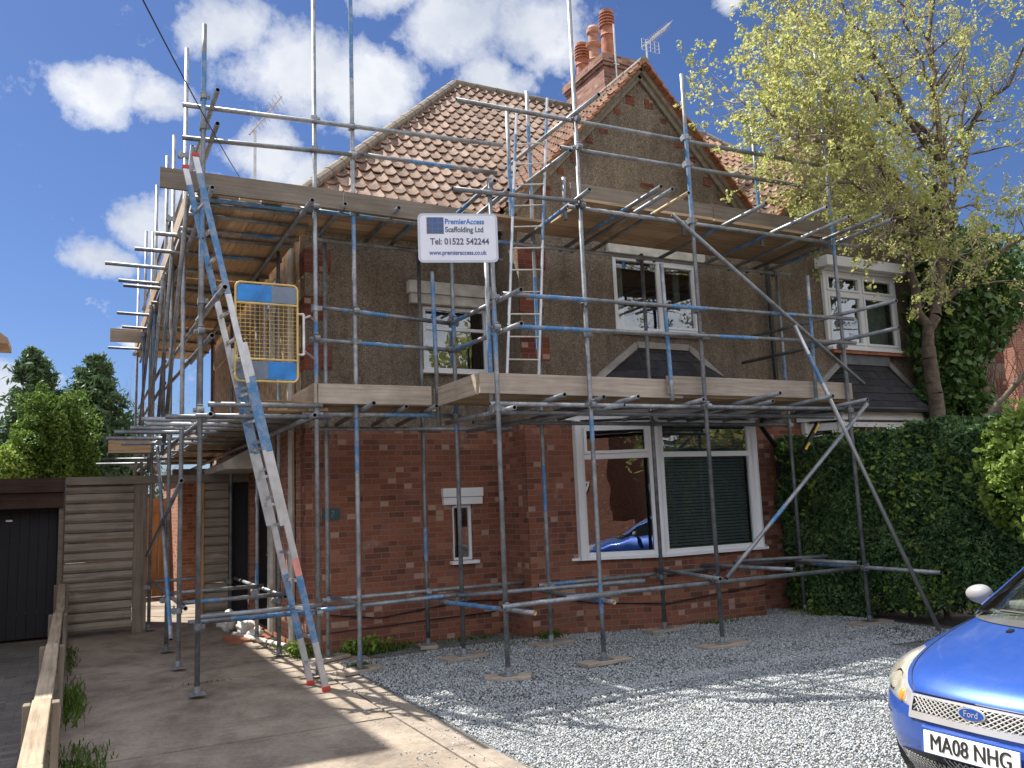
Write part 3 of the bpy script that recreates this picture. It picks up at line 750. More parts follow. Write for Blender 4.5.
        mb = MB(); mb.box(6.5, 9.35, 3.85, 6.62, 9.38, 4.8); mb.box(7.5, 9.35, 3.85, 7.6, 9.38, 4.8); mb.build('net_curtain', 'curtain', w)
    w = window(H, (4.17, 9.8, .92), X, (0, -1, 0), .27, .68, (), None, .035)
    mb = MB(); mb.box(4.04, 9.745, 1.605, 4.57, 9.82, 1.695); mb.box(4.03, 9.735, 1.7, 4.58, 9.82, 1.81); mb.build('lintel', 'white', H, bevel=.006)
    window(H, (2.35, 12.5, 3.5), (0, -1, 0), (-1, 0, 0), 1.0, 1.3, (.5,), .7, .06)
    # bay
    A, B, C_, D = V((5.58, 9.1, 0)), V((6.52, 8.68, 0)), V((8.14, 8.68, 0)), V((8.48, 9.1, 0))
    mb = MB()
    mb.prism([tuple(A), tuple(B), tuple(C_), tuple(D), (8.4, 9.3, 0), (5.75, 9.3, 0)], (0, 0, .86)); mb.build('bay_base_wall', 'brick', H)
    bayw = []
    for P, Q, vm, tz, bl in ((A, B, (), .74, False), (B, C_, (), .74, True), (C_, D, (), .74, False)):
        u = (Q-P).normalized(); n = V((u.y, -u.x, 0)); ln = (Q-P).length
        w = window(H, P+V((0, 0, .875))+u*.03+n*.03, u, n, ln-.06, 1.7, vm, tz, .075, sash=((0, 1),) if P is not B else (), blind=bl and not nb, sill=False, back='curtain' if nb else None)
    for P in (B, C_): mb = MB(); mb.tube((P.x, P.y+.015, .862), (P.x, P.y+.015, 2.6), .055, 8); mb.build('bay_mullion', 'white', H)
    for P in (A, D): mb = MB(); mb.box(P.x-.04, 9.02, .862, P.x+.04, 9.098, 2.6); mb.build('bay_mullion', 'white', H)
    mb = MB()
    o = .06
    E1, E2, E3, E4 = (5.45, 9.098, 0), (6.47, 8.61, 0), (8.2, 8.61, 0), (8.6, 9.098, 0)
    mb.prism([(p[0], p[1], .862) for p in (E1, E2, E3, E4)], (0, 0, .03)); mb.build('bay_sill', 'white', H)
    mb = MB(); mb.prism([(p[0], p[1], 2.6) for p in (E1, E2, E3, E4)], (0, 0, .13)); mb.build('bay_fascia', 'white', H)
    # slate hipped roof on the bay
    e = [V((5.45, 9.098, 2.76)), V((6.42, 8.5, 2.76)), V((8.26, 8.5, 2.76)), V((8.62, 9.098, 2.76))]
    t = [V((6.66, 9.098, 3.56)), V((7.42, 9.098, 3.56))]
    mb = MB(); uvs = []
    for (p, q, r, s_) in ((e[0], e[1], t[0], t[0]), (e[1], e[2], t[1], t[0]), (e[2], e[3], t[1], t[1])):
        U = (q-p).normalized(); nn = U.cross(r-p).normalized()
        if nn.z < 0: nn = -nn
        S = nn.cross(U).normalized()
        ln = (r-p).dot(S); w_ = (q-p).length
        ua, ub = (s_-p).dot(U), (r-p).dot(U)
        def ur(s, ua=ua, ub=ub, ln=ln, w_=w_): f = min(1, s/ln); return (ua*f, w_+(ub-w_)*f)
        roof_slope(mb, p, U, S, nn, ln, ur, tw=.25, g=.16, amp=0.0, lift=.012, uvs=uvs, spt=1, u_off=p.x*3)
    mb.build('bay_roof', 'slate', H, uvs=uvs)
    mb = MB()
    pts = [(5.42, 2.74), (6.6, 3.62), (7.48, 3.62), (8.66, 2.74)]
    for (a, b) in zip(pts[:-1], pts[1:]): mb.beam((a[0], 9.09, a[1]), (b[0], 9.09, b[1]), .05, .085, up=(0, -1, 0) if 0 else (0, 0, 1))
    mb.build('bay_flashing', 'cement', H)
    if nb:
        mb = MB(); mb.box(6.55, 9.02, 3.5, 7.65, 9.09, 3.66); mb.build('lead_flashing', 'lead', H)
    # gutters
    mb = MB(); mb.path([(E1[0]-.06, 9.06, 2.74), (6.4, 8.47, 2.74), (8.28, 8.47, 2.74), (8.7, 9.02, 2.74)], .045, 8); mb.build('gutter', 'gutter', H)
    mb = MB(); mb.tube((2.05, 9.5, 5.03), (4.7, 9.5, 5.03), .05, 8); mb.box(2.1, 9.56, 5.0, 4.86, 9.8, 5.06); mb.build('gutter', 'gutter', H)
    if not nb:
        mb = MB(); mb.path([(9.0, 9.03, 5.3), (9.0, 9.03, 2.9), (8.95, 8.98, 2.72), (8.42, 8.86, 2.7)], .034, 8)
        mb.path([(8.3, 8.62, 2.66), (8.36, 8.74, 2.5), (8.9, 9.03, 2.22), (8.95, 9.04, 0)], .034, 8); mb.build('downpipe', 'gutter', H)
        mb = MB(); mb.path([(2.3, 10.3, 5), (2.3, 10.3, .1)], .04, 8); mb.path([(2.28, 11.35, 2.9), (2.28, 11.35, .1)], .055, 8)
        mb.path([(2.3, 13.9, 2.9), (2.3, 13.9, .1)], .04, 8); mb.build('downpipe', 'offwhite', H)
    # main roof
    mb = MB(); uvs = []
    SL = (13.5-9.55)/CP
    roof_slope(mb, (2.1, 9.55, EZ), X, (0, CP, SP), (0, -SP, CP), SL, lambda s: (s*CP, 6.9), uvs=uvs, u_off=50)
    roof_slope(mb, (2.1, 17.45, EZ), (0, -1, 0), (CP, 0, SP), (-SP, 0, CP), SL, lambda s: (s*CP, 7.9-s*CP), uvs=uvs, u_off=90)
    rz = EZ+3.95*1.07
    k = len(mb.v); mb.v += [(2.1, 17.45, EZ), (9.0, 17.45, EZ), (9.0, 13.5, rz), (6.05, 13.5, rz)]; mb.f.append((k+1, k, k+3, k+2)); mb.m.append(0)
    uvs += [(0, 0), (7, 0), (7, 5), (3, 5)]
    # gable roof slopes
    def yend(s, z0): return 9.55+(z0+s*SP-EZ)/1.07-8.93+.15
    GL = (6.93-4.72)/CP; gz = 7.64-(6.93-4.72)*1.07
    roof_slope(mb, (4.72, 8.93, gz), Y_, (CP, 0, SP), (-SP, 0, CP), GL, lambda s: (0, yend(s, gz)), uvs=uvs, u_off=130)
    GR = (9.0-6.93)/CP; gz2 = 7.64-(9.0-6.93)*1.07
    roof_slope(mb, (9.0, 8.93, gz2), Y_, (-CP, 0, SP), (SP, 0, CP), GR, lambda s: (0, yend(s, gz2)), uvs=uvs, u_off=170)
    roof = mb.build('roof', 'tile', H, uvs=uvs)
    mb = MB()
    def ridge(p, q, r=.075):
        p, q = V(p), V(q); ln = (q-p).length; k = max(1, int(ln/.4))
        for i in range(k):
            a, b = p+(q-p)*(i/k), p+(q-p)*((i+.97)/k); mb.tube(a, b, r*1.06, 10, r2=r*.98)
    ridge((2.06, 9.5, EZ+.03), (6.05, 13.5, rz+.02)); ridge((2.06, 17.5, EZ+.03), (6.05, 13.5, rz+.02)); ridge((6.05, 13.5, rz+.03), (9, 13.5, rz+.03))
    mb.build('ridge_tiles', 'hiptile', roof); mb = MB()
    ridge((6.93, 8.93, 7.66), (6.93, 12, 7.66), .07)
    mb.build('ridge_tiles', 'hiptile', roof)
    # verge: tile ends over a mortar fillet
    mb = MB(); mc = MB()
    for sgn, x1, n_ in ((-1, 4.72, 24), (1, 9.0, 22)):
        p0 = V((6.93, 0, 7.64)); p1 = V((x1, 0, 7.64-abs(x1-6.93)*1.07))
        for i in range(n_):
            a, b = p0+(p1-p0)*(i/n_), p0+(p1-p0)*((i+1.06)/n_)
            j = random.uniform(-.008, .008)
            mb.beam((a.x, 8.99+j, a.z+.012), (b.x, 8.99+j, b.z+.04), .16, .03, up=(0, 0, 1))
        mc.beam((p0.x, 9.055, p0.z-.045), (p1.x, 9.055, p1.z-.045), .075, .07, up=(0, 0, 1))
        mc.beam((p0.x, 9.08, p0.z-.12), (p1.x, 9.08, p1.z-.12), .03, .1, up=(0, 0, 1))
    mb.build('verge_tiles', 'tile_orange', roof); mc.build('verge_mortar', 'mortar', roof)
    # attic gable infill behind roof (hides inside), chimney
    if not nb:
        mb = MB(); mb.box(8.55, 12.25, 7.2, 9.4, 13.6, 9.62); ch = mb.build('chimney', 'chimney_brick', H)
        mb = MB(); mb.box(8.52, 12.22, 9.622, 9.43, 13.63, 9.69); mb.box(8.49, 12.19, 9.692, 9.46, 13.66, 9.83); mb.build('corbel', 'chimney_brick', ch)
        mb = MB(); mb.prism([(8.52, 12.22, 9.832), (9.43, 12.22, 9.832), (9.43, 13.63, 9.832), (8.52, 13.63, 9.832)], (0, 0, .03))
        mb.lathe((8.85, 12.5, 9.86), [(.22, 0), (.13, .1)]); mb.lathe((8.85, 12.98, 9.86), [(.22, 0), (.13, .1)]); mb.lathe((8.85, 13.42, 9.86), [(.2, 0), (.13, .1)])
        mb.build('flaunching', 'mortar', ch)
        for (y, h, st) in ((12.5, 1.12, 0), (12.98, 1.0, 1), (13.42, .82, 0)):
            mb = MB()
            if st == 0:
                pr = [(.135, 0), (.12, h*.45), (.14, h*.46), (.12, h*.5), (.118, h*.62)]
                z = h*.62
                for i in range(4): pr += [(.118, z), (.15, z+.012), (.15, z+.035), (.112, z+.05)]; z += .062
                pr += [(.1, z), (.135, z+.02), (.13, z+.08), (.08, z+.1)]
                mb.lathe((8.85, y, 9.88), pr, 18)
                p = mb.build('chimney_pot', 'terra', ch, smooth=False)
                mb = MB()
                for i in range(4): mb.lathe((8.85, y, 9.88+h*.62+.04+i*.062), [(.121, 0), (.121, .022)], 18)
                mb.build('louvre_gap', 'black', p)
            else:
                pr = [(.13, 0), (.1, .25), (.13, .27), (.1, .3), (.095, .5), (.15, .56), (.16, .6), (.1, .64), (.1, .8), (.13, .84), (.13, .92), (.09, .98)]
                mb.lathe((8.85, y, 9.88), pr, 18); mb.build('chimney_pot', 'terral', ch)
        mb = MB(); mb.path([(8.72, 12.1, 9.1), (8.72, 12.1, 10.4)], .018, 6); mb.box(8.68, 12.1, 9.2, 8.8, 12.24, 9.22); mb.box(8.68, 12.1, 9.6, 8.8, 12.19, 9.62); mb.build('mast_bracket', 'antenna', ch)
        # side door, porch hood, vent
        mb = MB(); mb.box(2.42, 12.02, .03, 2.47, 13.28, 2.08); d = mb.build('side_door', 'blackpaint', H)
        mb = MB(); mb.tube((2.40, 12.15, 1.02), (2.40, 12.3, 1.02), .012, 6); mb.build('handle', 'alu', d)
        mb = MB(); mb.prism([(1.75, 11.75, 2.2), (1.72, 11.75, 2.27), (2.34, 11.75, 2.62), (2.34, 11.75, 2.2)], (0, 1.85, 0)); mb.build('porch_hood', 'offwhite', H)
        mb = MB(); mb.box(2.54, 9.78, 1.49, 2.74, 9.797, 1.62); pq = mb.build('house_number_plaque', 'plaque', H)
        text_obj('17', .1, 'panelgrey', pq, (2.59, 9.776, 1.555), (1, 0, 0), (0, 0, 1), sx=.9)
        mb = MB(); mb.path([(2.6, 9.775, .42), (3.2, 9.775, .33), (3.7, 9.775, .38), (4.3, 9.775, .43), (4.8, 9.775, .40)], .008, 5)
        mb.path([(5.0, 9.075, .55), (5.5, 9.075, .38), (5.72, 9.03, .34), (6.52, 8.655, .3), (7.4, 8.655, .36), (8.14, 8.655, .4)], .008, 5)
        mb.path([(2.6, 9.77, .22), (4.7, 9.77, .27)], .007, 5); mb.build('loose_cable', 'black', H)
    MIR = False
    return H
make_house(False)
make_house(True)
# rear outbuilding, seen through the side gate
H = empty('brick_outbuilding', (3.1, 18.6, 0), 'sunlit orange brick outhouse wall seen through the side gateway', 'outhouse')
mb = MB(); wall_grid(mb, (1.75, 20.5, 0), (0, -1, 0), (-1, 0, 0), 3.0, 0, 2.4, .2, []); mb.box(1.95, 17.5, 0, 4.5, 17.7, 2.4); mb.build('wall', 'brick_side', H)
mb = MB(); mb.box(1.65, 17.42, 2.402, 4.6, 20.6, 2.5); mb.build('roof', 'lead', H)
# ------------------------------------------------------------------ scaffolding
SC = empty('scaffolding', (4.5, 8.0, 0), 'two-lift tube-and-board scaffold of grey steel poles with worn blue paint, wrapped round the left house', 'scaffold')
SM = ['steel', 'blue', 'hole']
def tube(name, p, q, bands=(), r=.0235, parent=None, mats=SM):
    mb = MB(); mb.tube(p, q, r, 12, bands=bands, hm=2)
    return mb.build(name, mats, parent or SC, smooth=False, origin=p)
def shade_auto(o):
    me = o.data
    me.polygons.foreach_set('use_smooth', [len(p.vertices) == 4 for p in me.polygons]); me.update()
def coupler_at(par, p, ax, ay):
    """right-angle coupler: two pressed half shells, flap and bolt"""
    p, ax, ay = V(p), V(ax).normalized(), V(ay).normalized(); n = ax.cross(ay).normalized()
    mb = MB()
    mb.tube(p-ax*.03, p+ax*.03, .034, 10); mb.tube(p+n*.05-ay*.028, p+n*.05+ay*.028, .034, 10)
    mb.obox(p+n*.025, ax*.026, ay*.026, n*.03)
    mb.obox(p+ay*.045, ax*.02, ay*.018, n*.012); mb.tube(p+ay*.05-n*.02, p+ay*.05+n*.045, .009, 6)
    mb.tube(p+n*.05+ax*.045-ay*.012, p+n*.05+ax*.045+ay*.03, .011, 6)
    return mb.build('coupler', 'steel', par)
Z0 = .05
LV = (.62, 2.56, 2.98, 3.33, 3.65, 4.70, 5.33, 5.67)
def std(x, y, z1, dx=0, dy=0, bands=(), joints=(), z0=Z0, face=(0, -1, 0), plate=True):
    t = tube('standard', (x, y, z0), (x+dx, y+dy, z1), bands)
    for z in joints:
        f = (z-z0)/(z1-z0); p = V((x+dx*f, y+dy*f, z))
        if face[1]: coupler_at(t, p, (0, 0, 1), (1, 0, 0) if random.random() < .5 else (-1, 0, 0))
        else: coupler_at(t, p, (0, 0, 1), (0, 1, 0))
    if plate and z0 < .1:
        mb = MB(); mb.box(x-.07, y-.07, z0-.008, x+.07, y+.07, z0-.002); mb.tube((x, y, z0), (x, y, z0+.06), .029, 10); mb.build('base_plate', 'steel', t)
    return t
J = (.62, 2.56, 3.33, 3.65, 4.72, 5.36, 5.7)
# side run, outer line
std(1.0, 8.2, 6.39, bands=[(.62, .7), (.86, .95)], joints=(.62, 2.56, 3.3, 3.6, 4.72, 5.33, 5.64))
std(1.0, 9.74, 6.95, joints=(.62, 2.56, 4.7, 5.33, 5.64), face=(1, 0, 0)); std(1.08, 9.0, 6.25, z0=2.4, joints=(2.56, 4.7, 5.33), face=(1, 0, 0), dx=.02)
std(1.0, 11.08, 6.45, joints=(.62, 2.56, 4.7, 5.33), face=(1, 0, 0)); std(.99, 11.9, 6.5, z0=2.4, joints=(2.56, 4.7), face=(1, 0, 0))
std(.97, 13.34, 6.6, joints=(.62, 2.56, 4.7), face=(1, 0, 0), bands=[(.55, .7)])
std(.97, 15.5, 6.55, joints=(2.56, 4.7), face=(1, 0, 0), bands=[(.6, .75)]); std(.97, 17.4, 6.4, joints=(2.56, 4.7), face=(1, 0, 0))
std(1.0, 14.4, 6.2, z0=2.3, joints=(2.56, 4.7), face=(1, 0, 0))
# side run, inner line
for y, b in ((9.91, ()), (11.21, [(.1, .2)]), (13.29, ())):
    std(2.07, y, 4.68, joints=(.62, 2.52), bands=b, face=(1, 0, 0))
std(2.07, 15.4, 4.68, joints=(2.52,), face=(1, 0, 0))
# front left bay
std(2.13, 8.40, 7.9, bands=[(.37, .44)], joints=J); std(2.55, 8.43, 7.8, bands=[(.0, .02), (.25, .34), (.55, .63), (.8, .92)], joints=J)
std(2.48, 9.35, 4.66, joints=(.62, 2.5)); std(3.63, 9.34, 4.68, bands=[(.2, .28)], joints=(.62, 2.5))
std(3.67, 8.43, 4.45, bands=[(.53, .6), (.78, .84)], joints=(.62, 2.56, 3.3, 3.62))
tube('standard', (3.45, 8.40, 2.45), (3.42, 8.40, 4.15), [(.45, .95)])
tube('standard', (3.61, 7.42, 2.46), (3.61, 7.42, 4.5), [(.2, .45)])
# right bay, outer and inner lines
std(3.57, 7.20, 4.8, bands=[(.62, .72)], joints=(.64, 2.5, 3.28, 3.6, 4.66))
std(4.67, 7.28, 7.2, bands=[(.06, .1), (.3, .33)], joints=(.66, 2.56, 3.3, 3.62, 4.68, 5.33, 5.65))
std(6.13, 7.23, 6.45, bands=[(.73, .9)], joints=(.7, 2.56, 3.33, 3.65, 4.68, 5.36, 5.68))
std(8.42, 7.28, 7.25, bands=[(.62, .7)], joints=(.66, 2.56, 3.36, 3.66, 4.68))
std(4.81, 8.57, 6.62, bands=[(.22, .3), (.5, .64), (.8, .93)], joints=(.64, 2.5, 4.62)); std(6.34, 8.50, 4.68, joints=(.64, 2.5, 4.62)); std(8.62, 8.48, 4.66, bands=[(.6, .75)], joints=(.64, 2.5, 4.62))
tube('standard', (4.46, 8.45, 4.75), (4.46, 8.45, 6.3), [(.05, .55)])
tube('standard', (5.70, 7.25, 2.62), (5.67, 7.25, 4.14), [(.15, .65)]); tube('standard', (7.84, 7.25, 2.66), (7.88, 7.25, 4.2), [(.35, .8)])
tube('standard', (6.35, 7.66, 4.66), (6.35, 7.66, 5.12)); tube('standard', (7.59, 7.66, 4.66), (7.58, 7.66, 6.42), [(.3, .5)])
tube('standard', (4.72, 7.66, 4.66), (4.72, 7.66, 5.15))
# ledgers
def led(p, q, b=(), name='ledger'): return tube(name, p, q, b)
o_ = .05
led((.95, 8.10, 2.50), (2.2, 8.10, 2.50)); led((1.05, 8.05, 2.60), (2.1, 8.05, 2.60))
led((.9, 8.48, 4.70), (2.05, 8.48, 4.70), [(.2, .9)]); led((2.0, 8.48, 4.72), (3.75, 8.48, 4.70), [(.0, .45)]); led((2.0, 8.48, 2.57), (3.75, 8.48, 2.57), [(.5, .85)])
led((2.3, 9.29, 4.68), (4.75, 9.29, 4.66)); led((2.3, 9.29, 2.50), (4.8, 9.29, 2.50))
led((.95, 8.48, .63), (2.2, 8.48, .62), [(.3, 1)]); led((2.15, 8.48, .63), (3.8, 8.48, .66), [(.0, .1), (.7, .8)])
led((2.4, 9.29, .64), (5.05, 9.29, .64)); led((3.5, 7.13, .66), (4.8, 7.13, .68)); led((4.3, 7.33, .66), (8.5, 7.33, .66), [(.02, .05)])
led((3.6, 8.36, .66), (5.3, 7.4, .74)); led((4.7, 8.62, .66), (8.7, 8.62, .68), [(.05, .12)])
led((3.55, 7.33, 2.56), (8.38, 7.33, 2.58)); led((3.9, 8.5, 2.50), (8.7, 8.5, 2.50)); led((3.6, 7.52, 2.50), (8.4, 7.52, 2.50))
led((4.55, 7.33, 4.68), (8.9, 7.33, 4.70)); led((3.7, 8.5, 4.62), (8.9, 8.5, 4.63), [(.0, .15)])
for x in (1.06, 2.0):
    led((x, 7.95, 2.50), (x, 17.9, 2.50)); led((x, 7.98, 4.64), (x, 17.9, 4.64))
led((1.06, 9.7, .64), (1.06, 13.4, .64)); led((2.13, 9.85, .66), (2.13, 13.4, .66))
led((3.62, 6.95, 2.48), (3.62, 8.6, 2.5)); led((3.72, 7.08, 4.66), (3.72, 9.3, 4.6)); led((3.58, 7.1, 4.74), (3.58, 9.2, 4.68), [(.3, .6)])
led((4.62, 7.0, 4.76), (4.62, 8.6, 4.66), [(.3, .6)])
# transoms
def tr(p, q, b=()): return tube('transom', p, q, b)
for y, x0 in ((8.62, .95), (8.95, .95), (9.45, .93), (9.75, .7), (10.41, .53), (11.13, .24), (11.91, .42), (12.16, .49), (13.0, .9), (13.87, .48), (14.9, .6), (15.89, .52), (16.8, .45)):
    tr((x0, y, 4.70 if x0 < .9 else 4.69), (2.2, y+random.uniform(-.1, .1), 4.69), [(.5, .8)] if y in (10.41, 9.45) else ())
for y, x0 in ((8.75, .75), (8.99, .55), (9.47, .62), (9.9, .5), (10.39, .36), (11.2, .3), (12.0, .5), (13.6, .4), (15.2, .36), (16.5, .3)):
    tr((x0, y, 2.56), (2.2, y+random.uniform(-.12, .12), 2.56))
for y in (8.25, 9.74, 11.08, 13.3): tr((1.02, y+.06, .69), (2.15, y+.12, .69), [(.1, .35)] if y == 9.74 else ())
for x, y0 in ((2.42, 8.28), (2.98, 8.2), (3.3, 8.3)): tr((x, y0, 4.76), (x, 9.45, 4.74), [(.2, .5)] if x > 3 else ())
for x, y0 in ((2.62, 8.06), (3.05, 8.3), (3.35, 8.2)): tr((x, y0, 2.64), (x, 9.45, 2.56))
for x, y0, b in ((5.29, 6.68, [(.3, .6)]), (5.45, 6.70, ()), (6.72, 6.67, [(.35, .6)]), (7.48, 6.51, [(.4, .7)]), (8.0, 6.66, ()), (8.33, 6.45, ()), (8.6, 6.55, [(.4, .8)])):
    tr((x, y0, 4.77), (x, 8.75, 4.69), b)
t = tube('transom', (5.68, 6.72, 4.77), (5.68, 8.7, 4.69), [(0, .3)], mats=['steel', 'rusty', 'hole'])
for x, y0, z in ((4.2, 7.0, 2.62), (5.07, 7.0, 2.62), (4.72, 7.1, 2.62), (6.0, 7.1, 2.62), (6.69, 6.67, 2.65), (7.0, 7.1, 2.62), (7.59, 6.77, 2.65), (8.3, 6.9, 2.64)):
    tr((x, y0, z), (x, 8.62, 2.56))
tr((5.0, 7.15, 2.55), (4.0, 8.9, 2.44)); tr((2.55, 8.4, .66), (2.5, 9.4, .66))
mcap = ['steel', 'blue', 'yellowcap']
tube('transom', (3.78, 7.02, .59), (3.45, 8.5, .6), [(.35, .9)], mats=mcap); tube('transom', (4.66, 7.03, .61), (4.75, 8.7, .6), [(.1, .5)], mats=mcap)
tube('transom', (6.05, 7.1, .72), (6.4, 8.7, .72)); tube('transom', (7.3, 7.3, .72), (7.1, 8.7, .72))
tube('transom', (8.4, 6.25, .66), (8.4, 8.3, .68), [(.6, .85)]); tube('transom', (8.28, 7.25, .73), (8.28, 9.0, .72)); tube('transom', (8.5, 7.9, .77), (7.4, 8.95, .72))
# guard rails
def gr_(p, q, b=()): return tube('guard_rail', p, q, b)
gr_((.83, 8.38, 5.60), (4.35, 8.38, 5.76)); gr_((.83, 8.38, 5.26), (2.75, 8.38, 5.37)); gr_((2.65, 8.37, 5.37), (4.25, 8.37, 5.40), [(.32, .65)])
gr_((3.30, 7.33, 5.64), (8.35, 7.33, 5.72)); gr_((4.5, 7.33, 5.33), (8.35, 7.33, 5.40)); gr_((3.15, 7.16, 4.62), (4.55, 7.16, 4.68))
gr_((2.1, 8.49, 3.69), (3.75, 8.49, 3.60), [(.2, .5)]); gr_((2.1, 8.49, 3.34), (3.75, 8.49, 3.30), [(.3, .6)])
gr_((3.65, 7.16, 3.62), (8.5, 7.16, 3.68), [(.06, .2), (.42, .52), (.72, .8)]); gr_((3.68, 7.16, 3.30), (8.5, 7.16, 3.38), [(.02, .2), (.55, .66)])
gr_((3.65, 6.78, 3.57), (3.65, 8.5, 3.6), [(.7, .9)]); gr_((3.65, 6.8, 3.25), (3.65, 8.5, 3.29), [(.6, .9)])
gr_((8.4, 6.45, 3.74), (8.4, 9.0, 3.78)); gr_((8.4, 6.45, 3.42), (8.4, 9.05, 3.44)); gr_((4.65, 6.78, 5.70), (4.65, 8.9, 5.73)); gr_((4.6, 7.3, 5.3), (4.6, 9.0, 5.3))
for z in (5.62, 5.28): gr_((1.10, 7.98, z), (1.10, 12.5, z)); gr_((1.08, 12.3, z+.06), (1.08, 17.8, z+.06))
for z in (3.66, 3.36): gr_((1.06, 7.9, z-.15), (1.06, 12.5, z)); gr_((1.04, 12.3, z+.05), (1.04, 17.8, z+.05))
gr_((1.05, 7.1, 3.46), (1.05, 8.9, 3.56))
# braces and rakers
tube('brace', (5.75, 7.10, 4.66), (8.5, 7.10, 2.86)); tube('brace', (6.15, 7.12, .72), (8.55, 7.12, 2.62), [(.28, .38)])
tube('raker', (7.42, 7.08, 3.52), (8.50, 6.42, .02), [(.1, .2)], mats=['alu', 'blue', 'hole'])
tube('brace', (.94, 10.3, 4.85), (.94, 12.1, 2.7)); tube('brace', (.94, 12.1, 2.62), (.95, 10.0, .3), [(.7, .95)]); tube('brace', (.93, 9.0, 1.95), (.93, 13.9, .95))
tube('brace', (.93, 8.4, 5.2), (.93, 11.0, 2.5)); tube('brace', (.9, 11.0, 4.6), (.9, 13.4, 2.5)); tube('brace', (.92, 13.2, 4.7), (.92, 16.5, 2.3))
# boards: each plank its own part
def plank(name, x0, y0, x1, y1, z, t=.034, mat='boardX', tilt=0):
    mb = MB(); mb.box(x0, y0, z, x1, y1, z+t); return mb.build(name, mat, SC, bevel=.003)
w = .2
for i in range(6):       # upper side platform
    x = .98+i*(w+.006)
    for (a, b) in ((8.45, 11.6), (11.62, 14.8), (14.82, 17.9)):
        plank('scaffold_board', x, a+random.uniform(-.05, .05), x+w, b, 4.73, mat='boardY')
for i in range(4):       # lower side platform
    x = 1.46+i*(w+.004)
    for (a, b) in ((8.5, 11.6), (11.62, 14.8), (14.82, 17.7)):
        plank('scaffold_board', x, a+random.uniform(-.05, .05), x+w, b, 2.60, mat='boardY')
for i in range(4):       # front left, both lifts
    y = 8.53+i*(w+.006)
    plank('scaffold_board', 2.25, y, 4.2, y+w, 4.79); plank('scaffold_board', 2.1, y, 3.5+random.uniform(0, .2), y+w, 2.672)
for i in range(5):       # front right, both lifts
    y = 7.62+i*(w+.004)
    plank('scaffold_board', 4.86 if i < 3 else 3.75, y, 6.6, y+w, 4.82); plank('scaffold_board', 6.61, y, 8.8+random.uniform(0, .15), y+w, 4.82)
    y = 7.40+i*(w+.004)
    plank('scaffold_board', 3.5, y, 6.2, y+w, 2.675); plank('scaffold_board', 6.21, y, 8.55, y+w, 2.675)
plank('scaffold_board', 4.8, 7.41, 6.6, 7.6, 4.80); plank('scaffold_board', 6.63, 7.42, 8.8, 7.61, 4.80)
plank('scaffold_board', .45, 15.8, 1.2, 16.0, 4.82); plank('scaffold_board', .38, 12.9, 1.1, 13.12, 2.66, mat='boardU')
plank('scaffold_board', 1.0, 12.15, 2.3, 12.36, 4.79); plank('scaffold_board', 1.5, 8.4, 2.2, 8.6, 2.66, mat='boardU')
def toe(x0, x1, y, z, mat='toe', h=.205, dz=0, t=.034, name='toe_board'):
    mb = MB(); mb.add([(x0, y, z), (x1, y, z+dz), (x1, y+t, z+dz), (x0, y+t, z), (x0, y, z+h), (x1, y, z+dz+h), (x1, y+t, z+dz+h), (x0, y+t, z+h)],
          [(0, 3, 2, 1), (4, 5, 6, 7), (0, 1, 5, 4), (1, 2, 6, 5), (2, 3, 7, 6), (3, 0, 4, 7)])
    return mb.build(name, mat, SC, bevel=.004)
def toeY(x, y0, y1, z, mat='toeY', h=.205, t=.034): mb = MB(); mb.box(x, y0, z, x+t, y1, z+h); return mb.build('toe_board', mat, SC, bevel=.004)
toe(.63, 2.42, 8.34, 4.715, 'toeg'); toe(2.43, 4.3, 8.345, 4.715, 'toeg', dz=-.02)
toe(2.14, 3.36, 8.36, 2.665); toeY(2.10, 8.37, 9.4, 2.67); toe(3.46, 5.93, 7.35, 2.665); toe(5.7, 8.52, 7.312, 2.70, dz=.0); toeY(8.53, 7.33, 8.6, 2.70); toeY(3.44, 7.4, 8.5, 2.66)
toe(4.75, 6.75, 7.57, 4.865, 'toeg', dz=.0); toe(6.76, 8.85, 7.575, 4.87, 'toeg')
toeY(.94, 8.6, 12.2, 4.78); toeY(.94, 12.3, 17.6, 4.78, 'boardY'); toeY(2.26, 9.9, 13.5, 2.64, 'boardY'); toeY(2.26, 13.6, 17, 2.64, 'boardY'); toeY(1.42, 11.0, 17, 2.64)
toe(.45, 1.05, 15.78, 4.62, 'toe'); toe(.38, .92, 12.86, 2.5, 'boardU')
# loose steel clutter stored on the lower side platform
for i in range(5):
    a = random.uniform(-.25, .25); y = 9.0+i*.5
    tube('spare_tube', (1.5+random.uniform(0, .2), y, 2.67), (1.6+random.uniform(0, .5), y+1.5, 2.67+.03*i), ())
for o in list(SC.children):
    if o.name.split('.')[0] in ('standard', 'ledger', 'transom', 'guard_rail', 'brace', 'raker', 'spare_tube'): shade_auto(o)

